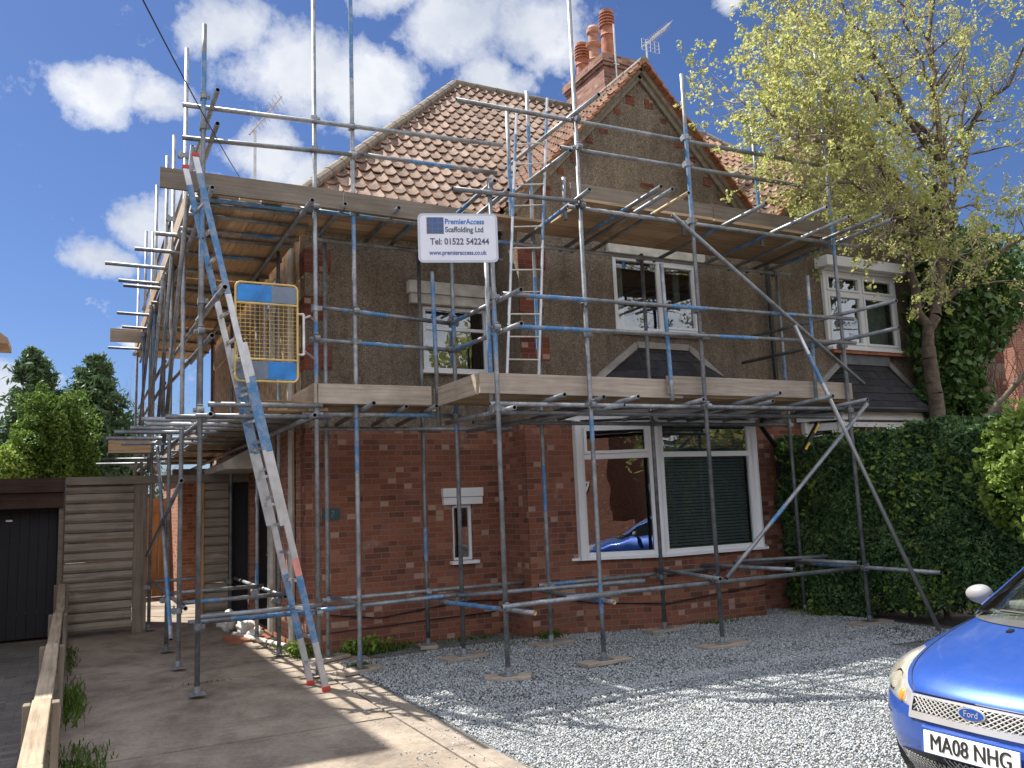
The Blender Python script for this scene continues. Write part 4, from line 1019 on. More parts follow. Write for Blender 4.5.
# sole boards under the front standards
for (x, y, l, a, z) in ((2.55, 8.45, .42, .3, 0), (3.63, 9.34, .3, 1.3, 0), (3.67, 8.43, .5, .15, 0), (3.57, 7.2, .42, -.5, 0), (4.81, 8.57, .52, .12, 0), (4.67, 7.28, .55, .1, 0), (6.34, 8.5, .52, .05, 0), (6.13, 7.23, .6, .05, 0), (8.62, 8.48, .5, 0, 0), (8.42, 7.28, .55, -.1, 0), (2.5, 9.33, .4, .5, 0)):
    mb = MB(); c, s = math.cos(a), math.sin(a)
    mb.obox((x, y, .022), (c*l/2, s*l/2, 0), (-s*.1, c*.1, 0), (0, 0, .017))
    k = len([o for o in COL.objects if o.name.startswith('sole_board')])
    lab = ['timber sole board under the pole just right of the ladder foot', 'short sole board under the inner pole left of the small window', 'sole board under the outer pole below the small narrow window',
        'sole board nearest the camera, under the pole that carries the sign', 'sole board under the inner pole in the corner left of the bay', 'sole board under the outer pole in front of the left bay window',
        'sole board under the inner pole at the bay corner', 'sole board under the tall pole before the right bay window, nearest the gravel light', 'sole board under the inner pole against the hedge by the wall',
        'sole board under the outer pole at the hedge, below the raking pole', 'sole board against the brick wall at the left house corner']
    mb.build('sole_board', 'toe', bevel=.005, label=lab[k], cat='wooden board', group='sole boards under scaffold poles')

# ------------------------------------------------------------------ ladders
def stile(mb, p, q, w=.03, h=.075, bands=(), up=(1, 0, 0)):
    p, q = V(p), V(q); ts = [0]+[t for b in bands for t in b[:2]]+[1]; ts = sorted(set(ts))
    for a, b in zip(ts[:-1], ts[1:]):
        m = (a+b)/2; mi = 0
        for bb in bands:
            if bb[0] <= m <= bb[1]: mi = bb[2]
        mb.beam(p+(q-p)*a, p+(q-p)*b, w, h, up=up, mi=mi)
LD = empty('extension_ladder', (2.0, 7.93, 0), 'long aluminium extension ladder with blue painted stiles leaning against the left end of the scaffold', 'ladder')
f1_, t1_ = V((2.03, 7.75, .03)), V((.93, 7.90, 4.90)); f2_, t2_ = V((1.98, 8.11, .03)), V((.88, 8.22, 4.90))
d = (t1_-f1_)
off = V((-.034, 0, -.01))
for nm, (a, b) in (('front_stile', (f1_, t1_)), ('rear_stile', (f2_, t2_))):
    fr_ = nm[0] == 'f'; mb = MB(); hi = a+(b-a)*.64
    stile(mb, a, hi, w=.026, h=.058, bands=[(.13, .32, 1), (.32, .37, 2 if fr_ else 0), (.68, .9, 1)]); mb.build(nm, ['alu', 'blue', 'pink'], LD, bevel=.003)
    mb = MB(); lo = a+(b-a)*.3+off; hi = b+off; stile(mb, lo, hi, w=.024, h=.055, bands=[(.2, .38, 1), (.62, .95, 1)]); mb.build('upper_'+nm, ['alu', 'blue'], LD, bevel=.003)
    mb = MB(); mb.obox(a+V((0, 0, -.0)), (.036, 0, 0), (0, .018, 0), (0, 0, .022)); mb.build('foot', 'redplastic', LD, bevel=.006)
    mb = MB(); mb.obox(b+off+V((0, 0, .01)), (.033, 0, 0), (0, .016, 0), (0, 0, .022)); mb.build('end_cap', 'redplastic', LD, bevel=.008)
n = 17
for i in range(12):
    f = .04+i*.052
    mb = MB(); mb.beam(f1_+(t1_-f1_)*f, f2_+(t2_-f2_)*f, .024, .026, up=(0, 0, 1)); mb.build('rung', 'alu', LD)
for i in range(12):
    f = .34+i*.052
    if f > .985: break
    mb = MB(); mb.beam(f1_+(t1_-f1_)*f+off, f2_+(t2_-f2_)*f+off, .024, .026, up=(0, 0, 1)); mb.build('rung', 'alu', LD)
L2 = empty('pole_ladder', (4.2, 7.9, 2.7), 'narrow steel ladder rising from the lower platform past the upper boards, beside the white sign', 'ladder')
a0, a1, b0, b1 = V((3.98, 7.82, 2.72)), V((4.35, 8.0, 6.05)), V((4.36, 7.82, 2.72)), V((4.76, 8.0, 6.25))
for p, q, bd in ((a0, a1, [(.6, .7), (.8, .9)]), (b0, b1, [(.5, .65), (.85, .95)])):
    mb = MB(); mb.tube(p, q, .017, 10, bands=bd); mb.build('stile', ['alu', 'blue'], L2)
for i in range(13):
    f = .04+i*.075
    if f > .93: break
    mb = MB(); mb.tube(a0+(a1-a0)*f, b0+(b1-b0)*f*.97, .009, 8); mb.build('rung', 'gal', L2)

# ------------------------------------------------------------------ sign on the scaffold
SG = empty('company_sign', (3.22, 7.3, 3.9), 'white scaffolding company sign with blue and grey lettering fixed to the middle poles', 'sign')
P0, P1 = V((2.85, 7.33, 3.905)), V((3.59, 7.10, 3.915))
u = (P1-P0).normalized(); n_ = V((u.y, -u.x, 0)).normalized(); hh = .49; ww = (P1-P0).length
def rrect(x0, x1, z0, z1, r, k=5):
    pts = []
    for cx, cz, a in ((x1-r, z1-r, 0), (x0+r, z1-r, 90), (x0+r, z0+r, 180), (x1-r, z0+r, 270)):
        for i in range(k+1):
            t_ = R(a+90*i/k); pts.append((cx+r*math.cos(t_), cz+r*math.sin(t_)))
    return pts
def sp(a, b, o=0): return P0+u*a+V((0, 0, 1))*b+n_*o
mb = MB(); mb.prism([sp(a, b, -.012) for a, b in rrect(0, ww, 0, hh, .05)], n_*.012); pan = mb.build('sign_panel', 'sgrim', SG)
mb = MB(); mb.prism([sp(a, b, .0005) for a, b in rrect(.022, ww-.022, .022, hh-.022, .035)], n_*.001); face = mb.build('sign_face', 'sgwhite', SG)
lx, lz, lw = .085, .285, .165
mb = MB(); mb.prism([sp(a, b, .002) for a, b in ((lx, lz), (lx+lw, lz), (lx+lw, lz+lw), (lx, lz+lw))], n_*.001); mb.build('logo', 'sgblue', SG)
mb = MB()
for i in range(3):
    for j in range(3):
        g_ = lw/3; a = lx+i*g_+(.006 if i else 0); b = lz+j*g_+(.006 if j else 0)
        mb.prism([sp(p, q, .0035) for p, q in ((a, b), (lx+(i+1)*g_-.006, b), (lx+(i+1)*g_-.006, lz+(j+1)*g_-.006), (a, lz+(j+1)*g_-.006))], n_*.001)
mb.build('logo_squares', 'sggrey', SG)
for s_, sz, mt, a, b, sx_, al in (('PremierAccess', .076, 'sgblue', .26, .405, .84, 'LEFT'), ('Scaffolding Ltd', .076, 'sggrey', .262, .325, .84, 'LEFT'), ('Tel: 01522 542244', .088, 'sgtext', .115, .205, .86, 'LEFT'), ('www.premieraccess.co.uk', .062, 'sgblue2', .105, .095, .84, 'LEFT')):
    text_obj(s_, sz, mt, SG, sp(a, b, .003), u, (0, 0, 1), sx=sx_, align=al, bold=.0015)

# ------------------------------------------------------------------ yellow mesh safety gate
CG = empty('ladder_access_gate', (1.6, 8.05, 2.8), 'yellow framed wire mesh safety gate with blue and grey panels beside the ladder', 'safety gate')
GX0, GX1, GZ0, GZ1, GY = 1.29, 1.87, 2.83, 3.78, 8.08
pts = rrect(GX0, GX1, GZ0, GZ1, .05)
mb = MB()
for a, b in zip(pts, pts[1:]+pts[:1]): mb.tube((a[0], GY, a[1]), (b[0], GY, b[1]), .0105, 8)
mb.tube((GX0, GY, GZ1-.2), (GX1, GY, GZ1-.2), .011, 8); mb.tube((GX0, GY, GZ0+.21), (GX1, GY, GZ0+.21), .011, 8)
mb.build('frame', 'yellow', CG)
mb = MB()
for i in range(1, 13): x = GX0+(GX1-GX0)*i/13; mb.tube((x, GY, GZ0+.21), (x, GY, GZ1-.2), .0021, 5)
for i in range(1, 14): z = GZ0+.21+(GZ1-GZ0-.41)*i/14; mb.tube((GX0, GY+.004, z), (GX1, GY+.004, z), .0021, 5)
mb.build('wire_mesh', 'yellow', CG)
xm = (GX0+GX1)/2
for (a, b, z0, z1, m_) in ((GX0+.015, xm+.04, GZ1-.185, GZ1-.02, 'panelblue'), (xm+.041, GX1-.015, GZ1-.185, GZ1-.02, 'panelgrey'), (GX0+.015, xm+.01, GZ0+.02, GZ0+.19, 'panelgrey'), (xm+.011, GX1-.015, GZ0+.02, GZ0+.19, 'panelblue')):
    mb = MB(); mb.box(a, GY-.006, z0, b, GY+.002, z1); mb.build('panel', m_, CG)
mb = MB(); mb.path([(1.9, GY, 3.5), (1.93, GY, 3.5), (1.93, GY, 3.1), (1.9, GY, 3.1)], .014, 8); mb.path([(1.93, GY, 3.46), (2.0, GY+.05, 3.5), (2.1, 8.36, 3.52)], .012, 8); mb.path([(1.93, GY, 3.14), (2.1, 8.36, 3.12)], .012, 8)
mb.path([(GX1, GY, 3.5), (1.9, GY, 3.5)], .01, 6); mb.path([(GX1, GY, 3.1), (1.9, GY, 3.1)], .01, 6)
mb.build('hinge', 'gal', CG)
# ------------------------------------------------------------------ fences, garage, neighbours
FP = empty('board_fence', (.3, 13.4, 0), 'grey horizontal feather-edge fence panel left of the side gateway, carrying the long top rail', 'fence')
mb = MB()
def log_board(mb, x0, x1, z, h):
    j = random.uniform(-.006, .006); dz = random.uniform(-.004, .004)
    pr = [(13.43, z+.004), (13.385+j, z+.008), (13.362+j, z+h*.3), (13.364+j, z+h*.62), (13.392+j, z+h*.94), (13.43, z+h)]
    mb.prism([(x0, y, zz+dz) for y, zz in pr], (x1-x0, 0, 0))
for i in range(15): log_board(mb, -.12, .745, .06+i*.136, .1395)
mb.build('fence_panel', 'fence', FP)
mb = MB(); mb.box(.75, 13.34, 0, .93, 13.42, 2.08); mb.build('post', 'fenceZ', FP)
mb = MB(); mb.box(-.13, 13.3, 2.09, 2.34, 13.45, 2.2); mb.build('top_rail', 'fence', FP)
FP = empty('board_fence', (2.0, 13.4, 0), 'narrow dark fence panel between the side gateway and the house wall', 'fence')
mb = MB()
for i in range(15): log_board(mb, 1.71, 2.05, .06+i*.136, .1395)
mb.build('fence_panel', 'darkwood' if 0 else 'fence', FP)
mb = MB(); mb.box(1.64, 13.36, 0, 1.705, 13.44, 2.08); mb.build('post', 'gatewood', FP)
mb = MB(); mb.box(2.055, 13.38, 0, 2.335, 13.42, 2.08); mb.build('dark_panel', 'blackpaint', FP)
FG = empty('garden_door', (.9, 18.9, 0), 'orange-brown boarded wooden door seen through the side gateway', 'wooden door')
mb = MB(); x = .2
while x < 1.7: mb.box(x, 18.88, .02, x+.118, 18.92, 1.98); x += .122
mb.build('boards', 'gatewood', FG)
mb = MB()
for z in (.3, 1.7): mb.box(.2, 18.85, z, 1.66, 18.878, z+.1)
mb.build('cross_rail', 'gatewood', FG)
# low post and rail fence
LF = empty('low_fence', (-.15, 7, 0), 'low weathered timber post and rail fence between the two drives', 'fence')
py = [2.9, 5.5, 8.05, 10.7, 13.2]; pz = [.66, .62, .60, .6, .75]
for y, z in zip(py, pz):
    mb = MB(); mb.box(-.225, y-.045, 0, -.185, y+.045, z); mb.box(-.085, y-.045, 0, -.045, y+.045, z-.0); mb.build('post', 'fenceZ', LF, bevel=.008)
for i, (a, b) in enumerate(zip(py[:-1], py[1:])):
    mb = MB(); z0, z1 = pz[i]-.05, pz[i+1]-.04
    zs = [(a, z0-.02), (a+(b-a)*.5, z0+random.uniform(-.05, .02)), (b+.05, z1+.03)]
    for p, q in zip(zs[:-1], zs[1:]): mb.beam((-.135+random.uniform(-.01, .01), p[0], p[1]), (-.135, q[0], q[1]), .095, .045, up=(0, 0, 1))
    mb.build('rail', 'fenceY', LF, bevel=.008)
    mb = MB(); mb.beam((-.07, a+.05, .03), (-.07, b-.05, .03), .025, .2); mb.build('gravel_board', 'fenceY', LF)
GA = empty('garage', (-.8, 13.4, 0), 'low flat-roofed garage with brown timber fascia and open dark doorway on the left', 'garage')
mb = MB(); mb.box(-1.38, 13.42, 1.79, -.15, 13.5, 2.0); mb.box(-1.38, 13.38, 2.003, -.15, 13.5, 2.2); mb.build('fascia', 'darkwood', GA)
mb = MB(); mb.box(-.2, 13.46, 0, -.14, 18, 1.98); mb.box(-1.38, 17.9, 0, -.2, 18, 1.98); mb.build('wall', 'fence', GA)
mb = MB(); mb.box(-1.38, 13.5, 2.0, -.14, 18.1, 2.17); mb.build('roof', 'lead', GA)
mb = MB()
for i in range(10): mb.box(-1.38+i*.117, 13.75+.012*(i % 2), .02, -1.38+i*.117+.113, 13.8, 1.97)
d = mb.build('door', 'blackpaint', GA)
mb = MB(); mb.box(-.85, 13.72, 1.62, -.77, 13.748, 1.645); mb.build('handle', 'alu', d)
NH = empty('neighbouring_house', (-5, 14, 0), 'neighbouring house whose eave just shows at the left edge of the view', 'house')
mb = MB(); mb.box(-8, 10.3, 0, -1.84, 18.2, 8.9); mb.box(-6, 18.2, 0, -1.85, 19.0, 4.9); mb.build('wall', 'far_brick', NH)  # tall front block is unseen; its height is shaped to shade the drive
mb = MB(); mb.box(-8.1, 10.3, 8.9, -1.8, 18.25, 9.13); mb.prism([(-8, 18.2, 9.13), (-2.1, 18.2, 9.13), (-4.8, 18.2, 9.4)], (0, -7.8, 0)); mb.build('roof', 'tile', NH)
mb = MB(); mb.prism([(-1.22, 18.21, 4.96), (-1.22, 18.21, 5.06), (-4, 18.21, 7.2), (-4, 18.21, 4.96)], (0, 1.1, 0)); mb.build('rear_wing_roof', 'cream', NH)
# generic brick houses: far ones and the street opposite (it shows in the window glass)
def far_house(name, x, y, w, dp, h, rh, face, label, mat='far_brick', group=None):
    Hh = empty(name, (x, y, 0), label, 'house', group)
    mb = MB(); mb.box(x-w/2, y-dp/2, 0, x+w/2, y+dp/2, h); mb.build('wall', mat, Hh)
    e = .35
    a = [(x-w/2-e, y-dp/2-e, h), (x+w/2+e, y-dp/2-e, h), (x+w/2+e, y+dp/2+e, h), (x-w/2-e, y+dp/2+e, h)]
    r = [(x-w/2+dp*.4, y, h+rh), (x+w/2-dp*.4, y, h+rh)]
    mb = MB(); mb.add(a+r, [(0, 1, 5, 4), (1, 2, 5), (2, 3, 4, 5), (3, 0, 4), (3, 2, 1, 0)]); rf = mb.build('roof', 'tile', Hh)
    mb = MB(); mb.box(x-.4, y-.3, h+rh-.6, x+.4, y+.3, h+rh+.9); mb.build('chimney', 'far_brick', rf)
    yy = y+face*(dp/2+.02)
    for i, fx in enumerate((-.32, .32)):
        for z, hh_ in ((.8, 1.5), (3.3, 1.2)):
            mb = MB(); xc = x+fx*w
            for (a0, a1, b0, b1) in ((-.9, -.82, 0, hh_), (.82, .9, 0, hh_), (-.04, .04, 0, hh_), (-.9, .9, -.08, 0), (-.9, .9, hh_, hh_+.08), (-.82, .82, hh_*.7, hh_*.7+.06)):
                mb.box(xc+a0, yy-.04, z+b0, xc+a1, yy+.04, z+b1)
            wn = mb.build('window', 'white', Hh)
            mb = MB(); mb.box(xc-.82, yy-.015, z, xc+.82, yy+.01, z+hh_); mb.build('pane', 'darkglass', wn)
    mb = MB(); mb.box(x-.45, yy-.03, 0, x+.45, yy+.03, 2.05); mb.build('door', 'white', Hh)
    return Hh
far_house('distant_house', -6.2, 47, 6.6, 7, 4.75, 1.5, -1, 'small tiled house far beyond the conifers at the left edge')
far_house('distant_house', 27, 17.5, 10, 8, 6.0, 3.2, -1, 'brick house beyond the ivy at the right edge', 'far_brick')
for i, (x, l) in enumerate(((-6, 'brick house across the street behind the viewer, farthest left of the row'), (8, 'brick house across the street directly behind the viewer'), (22, 'brick house across the street reflected in the bay window'), (36, 'brick house across the street, farthest right of the row'))):
    far_house('street_house', x, -20, 11, 8, 5.2, 3.4, 1, l, 'far_brick', 'houses across the street')

# ------------------------------------------------------------------ vegetation
def tubes_np(segs, n=5):
    S = np.array([[*a, *b, r1, r2] for a, b, r1, r2 in segs], float)
    p, q, r1, r2 = S[:, :3], S[:, 3:6], S[:, 6], S[:, 7]
    d = q-p; ln = np.linalg.norm(d, axis=1)[:, None]; t = d/np.maximum(ln, 1e-9)
    a = np.where(np.abs(t[:, 2:3]) < .9, np.array([[0, 0, 1.]]), np.array([[1., 0, 0]]))
    e1 = np.cross(t, a); e1 /= np.linalg.norm(e1, axis=1)[:, None]; e2 = np.cross(t, e1)
    an = np.arange(n)*2*np.pi/n
    ring = e1[:, None]*np.cos(an)[None, :, None]+e2[:, None]*np.sin(an)[None, :, None]
    A = p[:, None]+ring*r1[:, None, None]; B = q[:, None]+ring*r2[:, None, None]
    v = np.concatenate([A, B], 1).reshape(-1, 3)
    i = np.arange(n); f = np.stack([i, i+n, (i+1) % n+n, (i+1) % n], 1)
    f = (f[None]+(np.arange(len(S))*2*n)[:, None, None]).reshape(-1, 4)
    return v, f
def rvec(): 
    v_ = rng.normal(size=3); return V(v_/np.linalg.norm(v_))
def limb(segs, pts, r0, r1, wob=.03, sub=5):
    """polyline limb with wobble; returns sampled (point, dir, radius)"""
    out = []; pts = [V(p) for p in pts]; tot = sum((b-a).length for a, b in zip(pts[:-1], pts[1:])); acc = 0; last = pts[0]; lr = r0
    for a, b in zip(pts[:-1], pts[1:]):
        for i in range(1, sub+1):
            p = a+(b-a)*(i/sub)+(rvec()*wob if i < sub else V((0, 0, 0)))
            acc += (b-a).length/sub; r = r0+(r1-r0)*acc/tot
            segs.append((tuple(last), tuple(p), lr, r)); out.append((p, (p-last).normalized(), r)); last = p; lr = r
    return out
def grow(segs, tips, p, d, ln, r, depth, droop=.0, spread=.6):
    n = max(2, int(ln/.16)); last = p; dd = d.normalized()
    for i in range(n):
        dd = (dd+rvec()*.22+V((0, 0, .05-droop))).normalized()
        q = last+dd*(ln/n); ra = r*(1-.75*i/n); rb = r*(1-.75*(i+1)/n)
        segs.append((tuple(last), tuple(q), ra, rb)); last = q
        if depth > 0 and i >= 0 and rng.random() < .62:
            nd = (dd+rvec()*spread).normalized(); grow(segs, tips, q, nd, ln*rng.uniform(.35, .62), max(.0025, rb*.6), depth-1, droop, spread)
        if depth <= 1 : tips.append(q)
    tips.append(last)
T = empty('spring_tree', (11.1, 8, 0), 'tall open tree with pale twigs and yellow-green spring leaves rising behind the hedge', 'tree')
trunk, br, tips = [], [], []
LM = []
LM += limb(trunk, [(11.0, 8.0, -.1), (11.06, 8, 2.4), (11.0, 8, 3.6)], .125, .1, .012, 7)
LM1 = limb(br, [(11.0, 8, 3.6), (11.45, 8.0, 4.7), (11.79, 8.0, 5.9), (11.8, 8, 6.9), (11.95, 8.1, 8.4), (12.4, 8.2, 10.2)], .085, .025, .05)
LM2 = limb(br, [(11.0, 8, 3.6), (10.8, 8.0, 5.0), (10.2, 8.0, 5.9), (9.4, 7.9, 6.4), (8.4, 7.8, 6.55), (7.6, 7.8, 6.65)], .075, .01, .06)
LM3 = limb(br, [(11.75, 8, 6.4), (11.0, 8.0, 7.4), (10.5, 8.0, 8.2), (9.7, 8.0, 8.9)], .05, .012, .06)
LM4 = limb(br, [(11.6, 8, 5.4), (12.6, 8.2, 6.6), (13.2, 8.4, 8.0), (13.8, 8.6, 9.6)], .05, .015, .06)
LM5 = limb(br, [(10.8, 7.9, 5.2), (9.9, 7.5, 5.4), (9.0, 7.1, 5.4), (8.2, 6.95, 5.35), (7.6, 6.9, 5.2)], .035, .008, .05)
LM6 = limb(br, [(11.2, 8, 4.2), (12.2, 7.5, 5.0), (13.0, 7.1, 5.6), (13.8, 6.9, 6.6)], .04, .012, .05)
LM7 = limb(br, [(11.8, 8, 6.9), (10.8, 8.6, 8.0), (9.9, 8.8, 9.0)], .04, .01, .05)
LM8 = limb(br, [(9.4, 7.9, 6.4), (8.7, 7.9, 6.9), (8.3, 7.8, 7.2), (8.1, 7.8, 7.4)], .025, .008, .05)
LM9 = limb(br, [(10.9, 7.9, 5.0), (10.6, 7.2, 4.6), (10.0, 6.8, 4.6)], .03, .008, .05)
LM10 = limb(br, [(10.2, 8.0, 5.9), (9.6, 8.0, 7.0), (9.1, 8.0, 7.9), (8.7, 8.0, 8.8)], .035, .01, .05)
LM11 = limb(br, [(12.2, 7.8, 7.0), (12.6, 7.2, 7.8), (12.9, 6.8, 9.0)], .035, .01, .05)
LM19 = limb(br, [(10.3, 7.9, 5.6), (9.5, 7.3, 5.8), (8.8, 7.1, 5.9), (8.2, 7.0, 6.1)], .02, .007, .05)
LM20 = limb(br, [(10.5, 7.7, 5.0), (9.9, 7.0, 5.0), (9.2, 6.8, 5.1), (8.5, 6.7, 5.0)], .02, .007, .05)
LM21 = limb(br, [(9.0, 7.85, 6.4), (8.3, 7.5, 6.2), (7.9, 7.4, 6.2), (7.5, 7.3, 6.2)], .014, .006, .05)
LM22 = limb(br, [(9.9, 7.9, 6.5), (9.2, 8.2, 7.0), (8.5, 8.2, 7.1)], .018, .006, .05)
LM12 = limb(br, [(10.0, 7.6, 5.4), (9.3, 7.1, 4.9), (8.7, 6.9, 4.7)], .02, .007, .05)
LM13 = limb(br, [(9.8, 7.9, 6.2), (9.0, 7.5, 6.1), (8.2, 7.2, 6.0), (7.5, 7.0, 5.8)], .022, .007, .05)
LM14 = limb(br, [(9.9, 7.9, 6.1), (9.3, 7.6, 6.8), (8.6, 7.5, 7.1), (8.0, 7.4, 7.4)], .022, .007, .05)
LM15 = limb(br, [(9.6, 8.0, 7.0), (9.0, 7.9, 7.8), (8.6, 7.8, 8.3)], .018, .007, .05)
LM16 = limb(br, [(10.9, 8.0, 6.8), (10.3, 8.0, 7.5), (9.6, 8.0, 8.2), (8.9, 8.0, 9.0)], .028, .008, .05)
LM17 = limb(br, [(10.6, 7.6, 5.2), (10.1, 7.1, 4.6), (9.6, 6.8, 4.3)], .02, .007, .05)
LM18 = limb(br, [(11.9, 8.0, 7.6), (11.4, 8.0, 8.6), (11.0, 8.0, 9.6)], .03, .01, .05)
for Ls, p_, ln in ((LM1[5:], .8, 1.2), (LM2[6:], 1, 1.0), (LM3, .95, 1.0), (LM4, .95, 1.1), (LM5, 1, .8), (LM6, .9, .9), (LM7, .9, .9), (LM8, 1, .55), (LM9, .9, .7), (LM10, 1, .9), (LM11, 1, .9), (LM12, 1, .6), (LM13, 1, .75), (LM14, 1, .75), (LM15, 1, .6), (LM16, 1, .9), (LM17, 1, .5), (LM18, 1, .9), (LM19, 1, .7), (LM20, 1, .6), (LM21, 1, .7), (LM22, 1, .8), (LM13[4:], 1, .8), (LM19[4:], 1, .7)):
    for (p, d, r) in Ls:
        for _k in range(2 if rng.random() < p_ else 1):
            grow(br, tips, p, (d*.5+rvec()*.9+V((-.12, 0, .15))).normalized(), ln*rng.uniform(.55, 1.1), max(.007, min(.022, r*.5)), 3, .02, .8)
v, f = tubes_np(trunk, 12); npmesh('trunk', v, f, 'bark', T, smooth=True)
v, f = tubes_np([s for s in br if s[2] > .014], 8); npmesh('branches', v, f, 'bark', T, smooth=True)
v, f = tubes_np([s for s in br if s[2] <= .014], 4); npmesh('twigs', v, f, 'twig', T, smooth=True)
tp = np.array([tuple(t) for t in tips]); print('tree tips', len(tp), 'segs', len(br))
cl = tp[rng.choice(len(tp), min(len(tp), 20000), replace=False)]; lp = np.repeat(cl, 3, axis=0); lp = lp+rng.normal(size=lp.shape)*.026
leaves_mesh('leaves', lp, .029, 'leaf_spring', T)
def leafy(name, label, cat, loc, stems, pts, size, mat, stem_mat='bark', core=None, aspect=1.5, parts=('stem', 'foliage')):
    P_ = empty(name, loc, label, cat)
    if stems: v, f = tubes_np(stems, 7); npmesh(parts[0], v, f, stem_mat, P_, smooth=True)
    leaves_mesh(parts[1], pts, size, mat, P_, aspect=aspect)
    return P_
def shell(n, c, r, bump_=.25, k=6, inner=.55, seed=0):
    rg = np.random.default_rng(seed); d = rg.normal(size=(n, 3)); d /= np.linalg.norm(d, axis=1)[:, None]
    ph = rg.uniform(0, 6.28, (k, 3)); fr = rg.uniform(1.5, 5, (k, 3)); m = np.zeros(n)
    for i in range(k): m += np.sin(d@fr[i]*2+ph[i, 0])*np.cos(d[:, 2]*fr[i, 1]*2+ph[i, 1])
    rr = (1+bump_*m/k*2)*(inner+(1-inner)*rg.random(n)**.4)
    return np.array(c)+d*np.array(r)*rr[:, None]
# ivy on the trunk and behind
st = []; limb(st, [(12.1, 8.7, 0), (12.2, 8.7, 2.4), (12.1, 8.7, 4.2), (12.3, 8.7, 6)], .12, .05)
pts = np.concatenate([shell(3600, (12.3, 8.6, 4.0), (.55, .5, 1.9), .3, seed=1), shell(2200, (12.9, 8.5, 4.7), (.9, .6, 1.0), .35, seed=2), shell(1500, (12.1, 8.5, 2.7), (.5, .5, 1.1), .3, seed=3), shell(900, (13.8, 8.6, 5.0), (.8, .6, .8), .4, seed=33), shell(600, (11.95, 8.3, 5.6), (.25, .3, .7), .3, seed=34)])
leafy('ivy_clad_tree', 'dark green ivy smothering a dead trunk to the right of the pale neighbouring window', 'ivy', (12.1, 8.7, 0), st, pts, .085, 'leaf_ivy')
st = []; 
for s_ in range(60):
    b0 = V((rng.uniform(13.0, 15.5), rng.uniform(8.5, 10.5), 0)); limb(st, [b0, b0+V((rng.uniform(-.5, .5), 0, 2.2)), b0+V((rng.uniform(-.9, .9), 0, rng.uniform(3.4, 5.2)))], .012, .004, .12, 7)
P_ = empty('bare_thicket', (14.2, 9.5, 0), 'tangle of reddish bare stems beyond the hedge at the right edge', 'shrub')
v, f = tubes_np(st, 4); npmesh('stems', v, f, 'twig_red', P_)
# hedge
def boxshell(n, x0, x1, y0, y1, z0, z1, rg, top=.2, faces=('x0', 'z1', 'y0', 'y1', 'x1')):
    out = []
    area = {'x0': (y1-y0)*(z1-z0), 'x1': (y1-y0)*(z1-z0), 'y0': (x1-x0)*(z1-z0), 'y1': (x1-x0)*(z1-z0), 'z1': (x1-x0)*(y1-y0)}
    wt = {'x0': 2.2, 'z1': 1.4, 'y0': 1.2, 'y1': .6, 'x1': .35}; tot = sum(area[f_]*wt[f_] for f_ in faces)
    for f_ in faces:
        k = int(n*area[f_]*wt[f_]/tot)
        x = rg.uniform(x0, x1, k); y = rg.uniform(y0, y1, k); z = rg.uniform(z0, z1, k); dpt = rg.random(k)**2*.28
        if f_ == 'x0': x = x0+dpt
        if f_ == 'x1': x = x1-dpt
        if f_ == 'y0': y = y0+dpt
        if f_ == 'y1': y = y1-dpt
        if f_ == 'z1': z = z1-dpt
        out.append(np.stack([x, y, z], 1))
    P = np.concatenate(out)
    b = .1*np.sin(P[:, 1]*2.1+P[:, 2]*1.3)+.07*np.sin(P[:, 1]*5.3-P[:, 2]*4.1)+.04*np.sin(P[:, 1]*11+P[:, 2]*9)
    P[:, 0] += b; P[:, 2] += .08*np.sin(P[:, 1]*2.3+P[:, 0]*2)+.05*np.sin(P[:, 1]*7+P[:, 0]*5)+.03*np.sin(P[:, 1]*17)
    return P
rg = np.random.default_rng(5)
HG = empty('clipped_hedge', (9.4, 6, 0), 'long dark green clipped hedge along the right boundary, from house wall to car', 'hedge')
hp = boxshell(215000, 8.78, 9.9, 2.2, 9.02, .12, 2.24, rg)
leaves_mesh('foliage', hp, .025, 'leaf_hedge', HG, aspect=2.6)
hp = boxshell(5200, 8.7, 9.9, 4.2, 8.9, .1, 2.3, rg, faces=('x0', 'z1')); leaves_mesh('new_growth', hp[(np.sin(hp[:, 1]*3)+np.sin(hp[:, 2]*4+1)) > .3], .04, 'leaf_light', HG, jitter=.6)
shp, shs = [], []
for i in range(260):
    y0 = rg.uniform(2.3, 9.0); x0 = rg.uniform(8.8, 9.8) if i % 3 else 8.82; z0 = 2.15 if i % 3 else rg.uniform(.5, 2.1)
    d_ = V((rg.normal()*.25-(0 if i % 3 else .6), rg.normal()*.3, 1.0 if i % 3 else .35)).normalized(); ln_ = rg.uniform(.08, .3)
    a_ = V((x0, y0, z0)); shs.append((tuple(a_), tuple(a_+d_*ln_), .003, .001))
    for k_ in range(9): shp.append(tuple(a_+d_*ln_*(k_/9+.12)+V(tuple(rg.normal(size=3)*.012))))
v, f = tubes_np(shs, 4); npmesh('shoots', v, f, 'twig', HG); leaves_mesh('shoot_leaves', shp, .026, 'leaf_light', HG, aspect=2.2)
mb = MB()
for i in range(14):
    y = 2.4+i*.5; mb.tube((9.3, y, 0), (9.3+random.uniform(-.15, .15), y, 1.4), .035, 7)
mb.build('stems', 'bark', HG)
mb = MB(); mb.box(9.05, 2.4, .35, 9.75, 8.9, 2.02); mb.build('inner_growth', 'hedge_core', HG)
sp_ = np.concatenate([shell(7000, (9.35, 5.25, 1.9), (.75, .8, .62), .35, seed=7), shell(2200, (9.2, 4.4, 1.9), (.6, .7, .6), .35, seed=8), shell(1200, (8.8, 5.6, 1.6), (.22, .4, .5), .4, seed=9), shell(800, (8.75, 5.2, 1.2), (.15, .35, .4), .4, seed=19)])
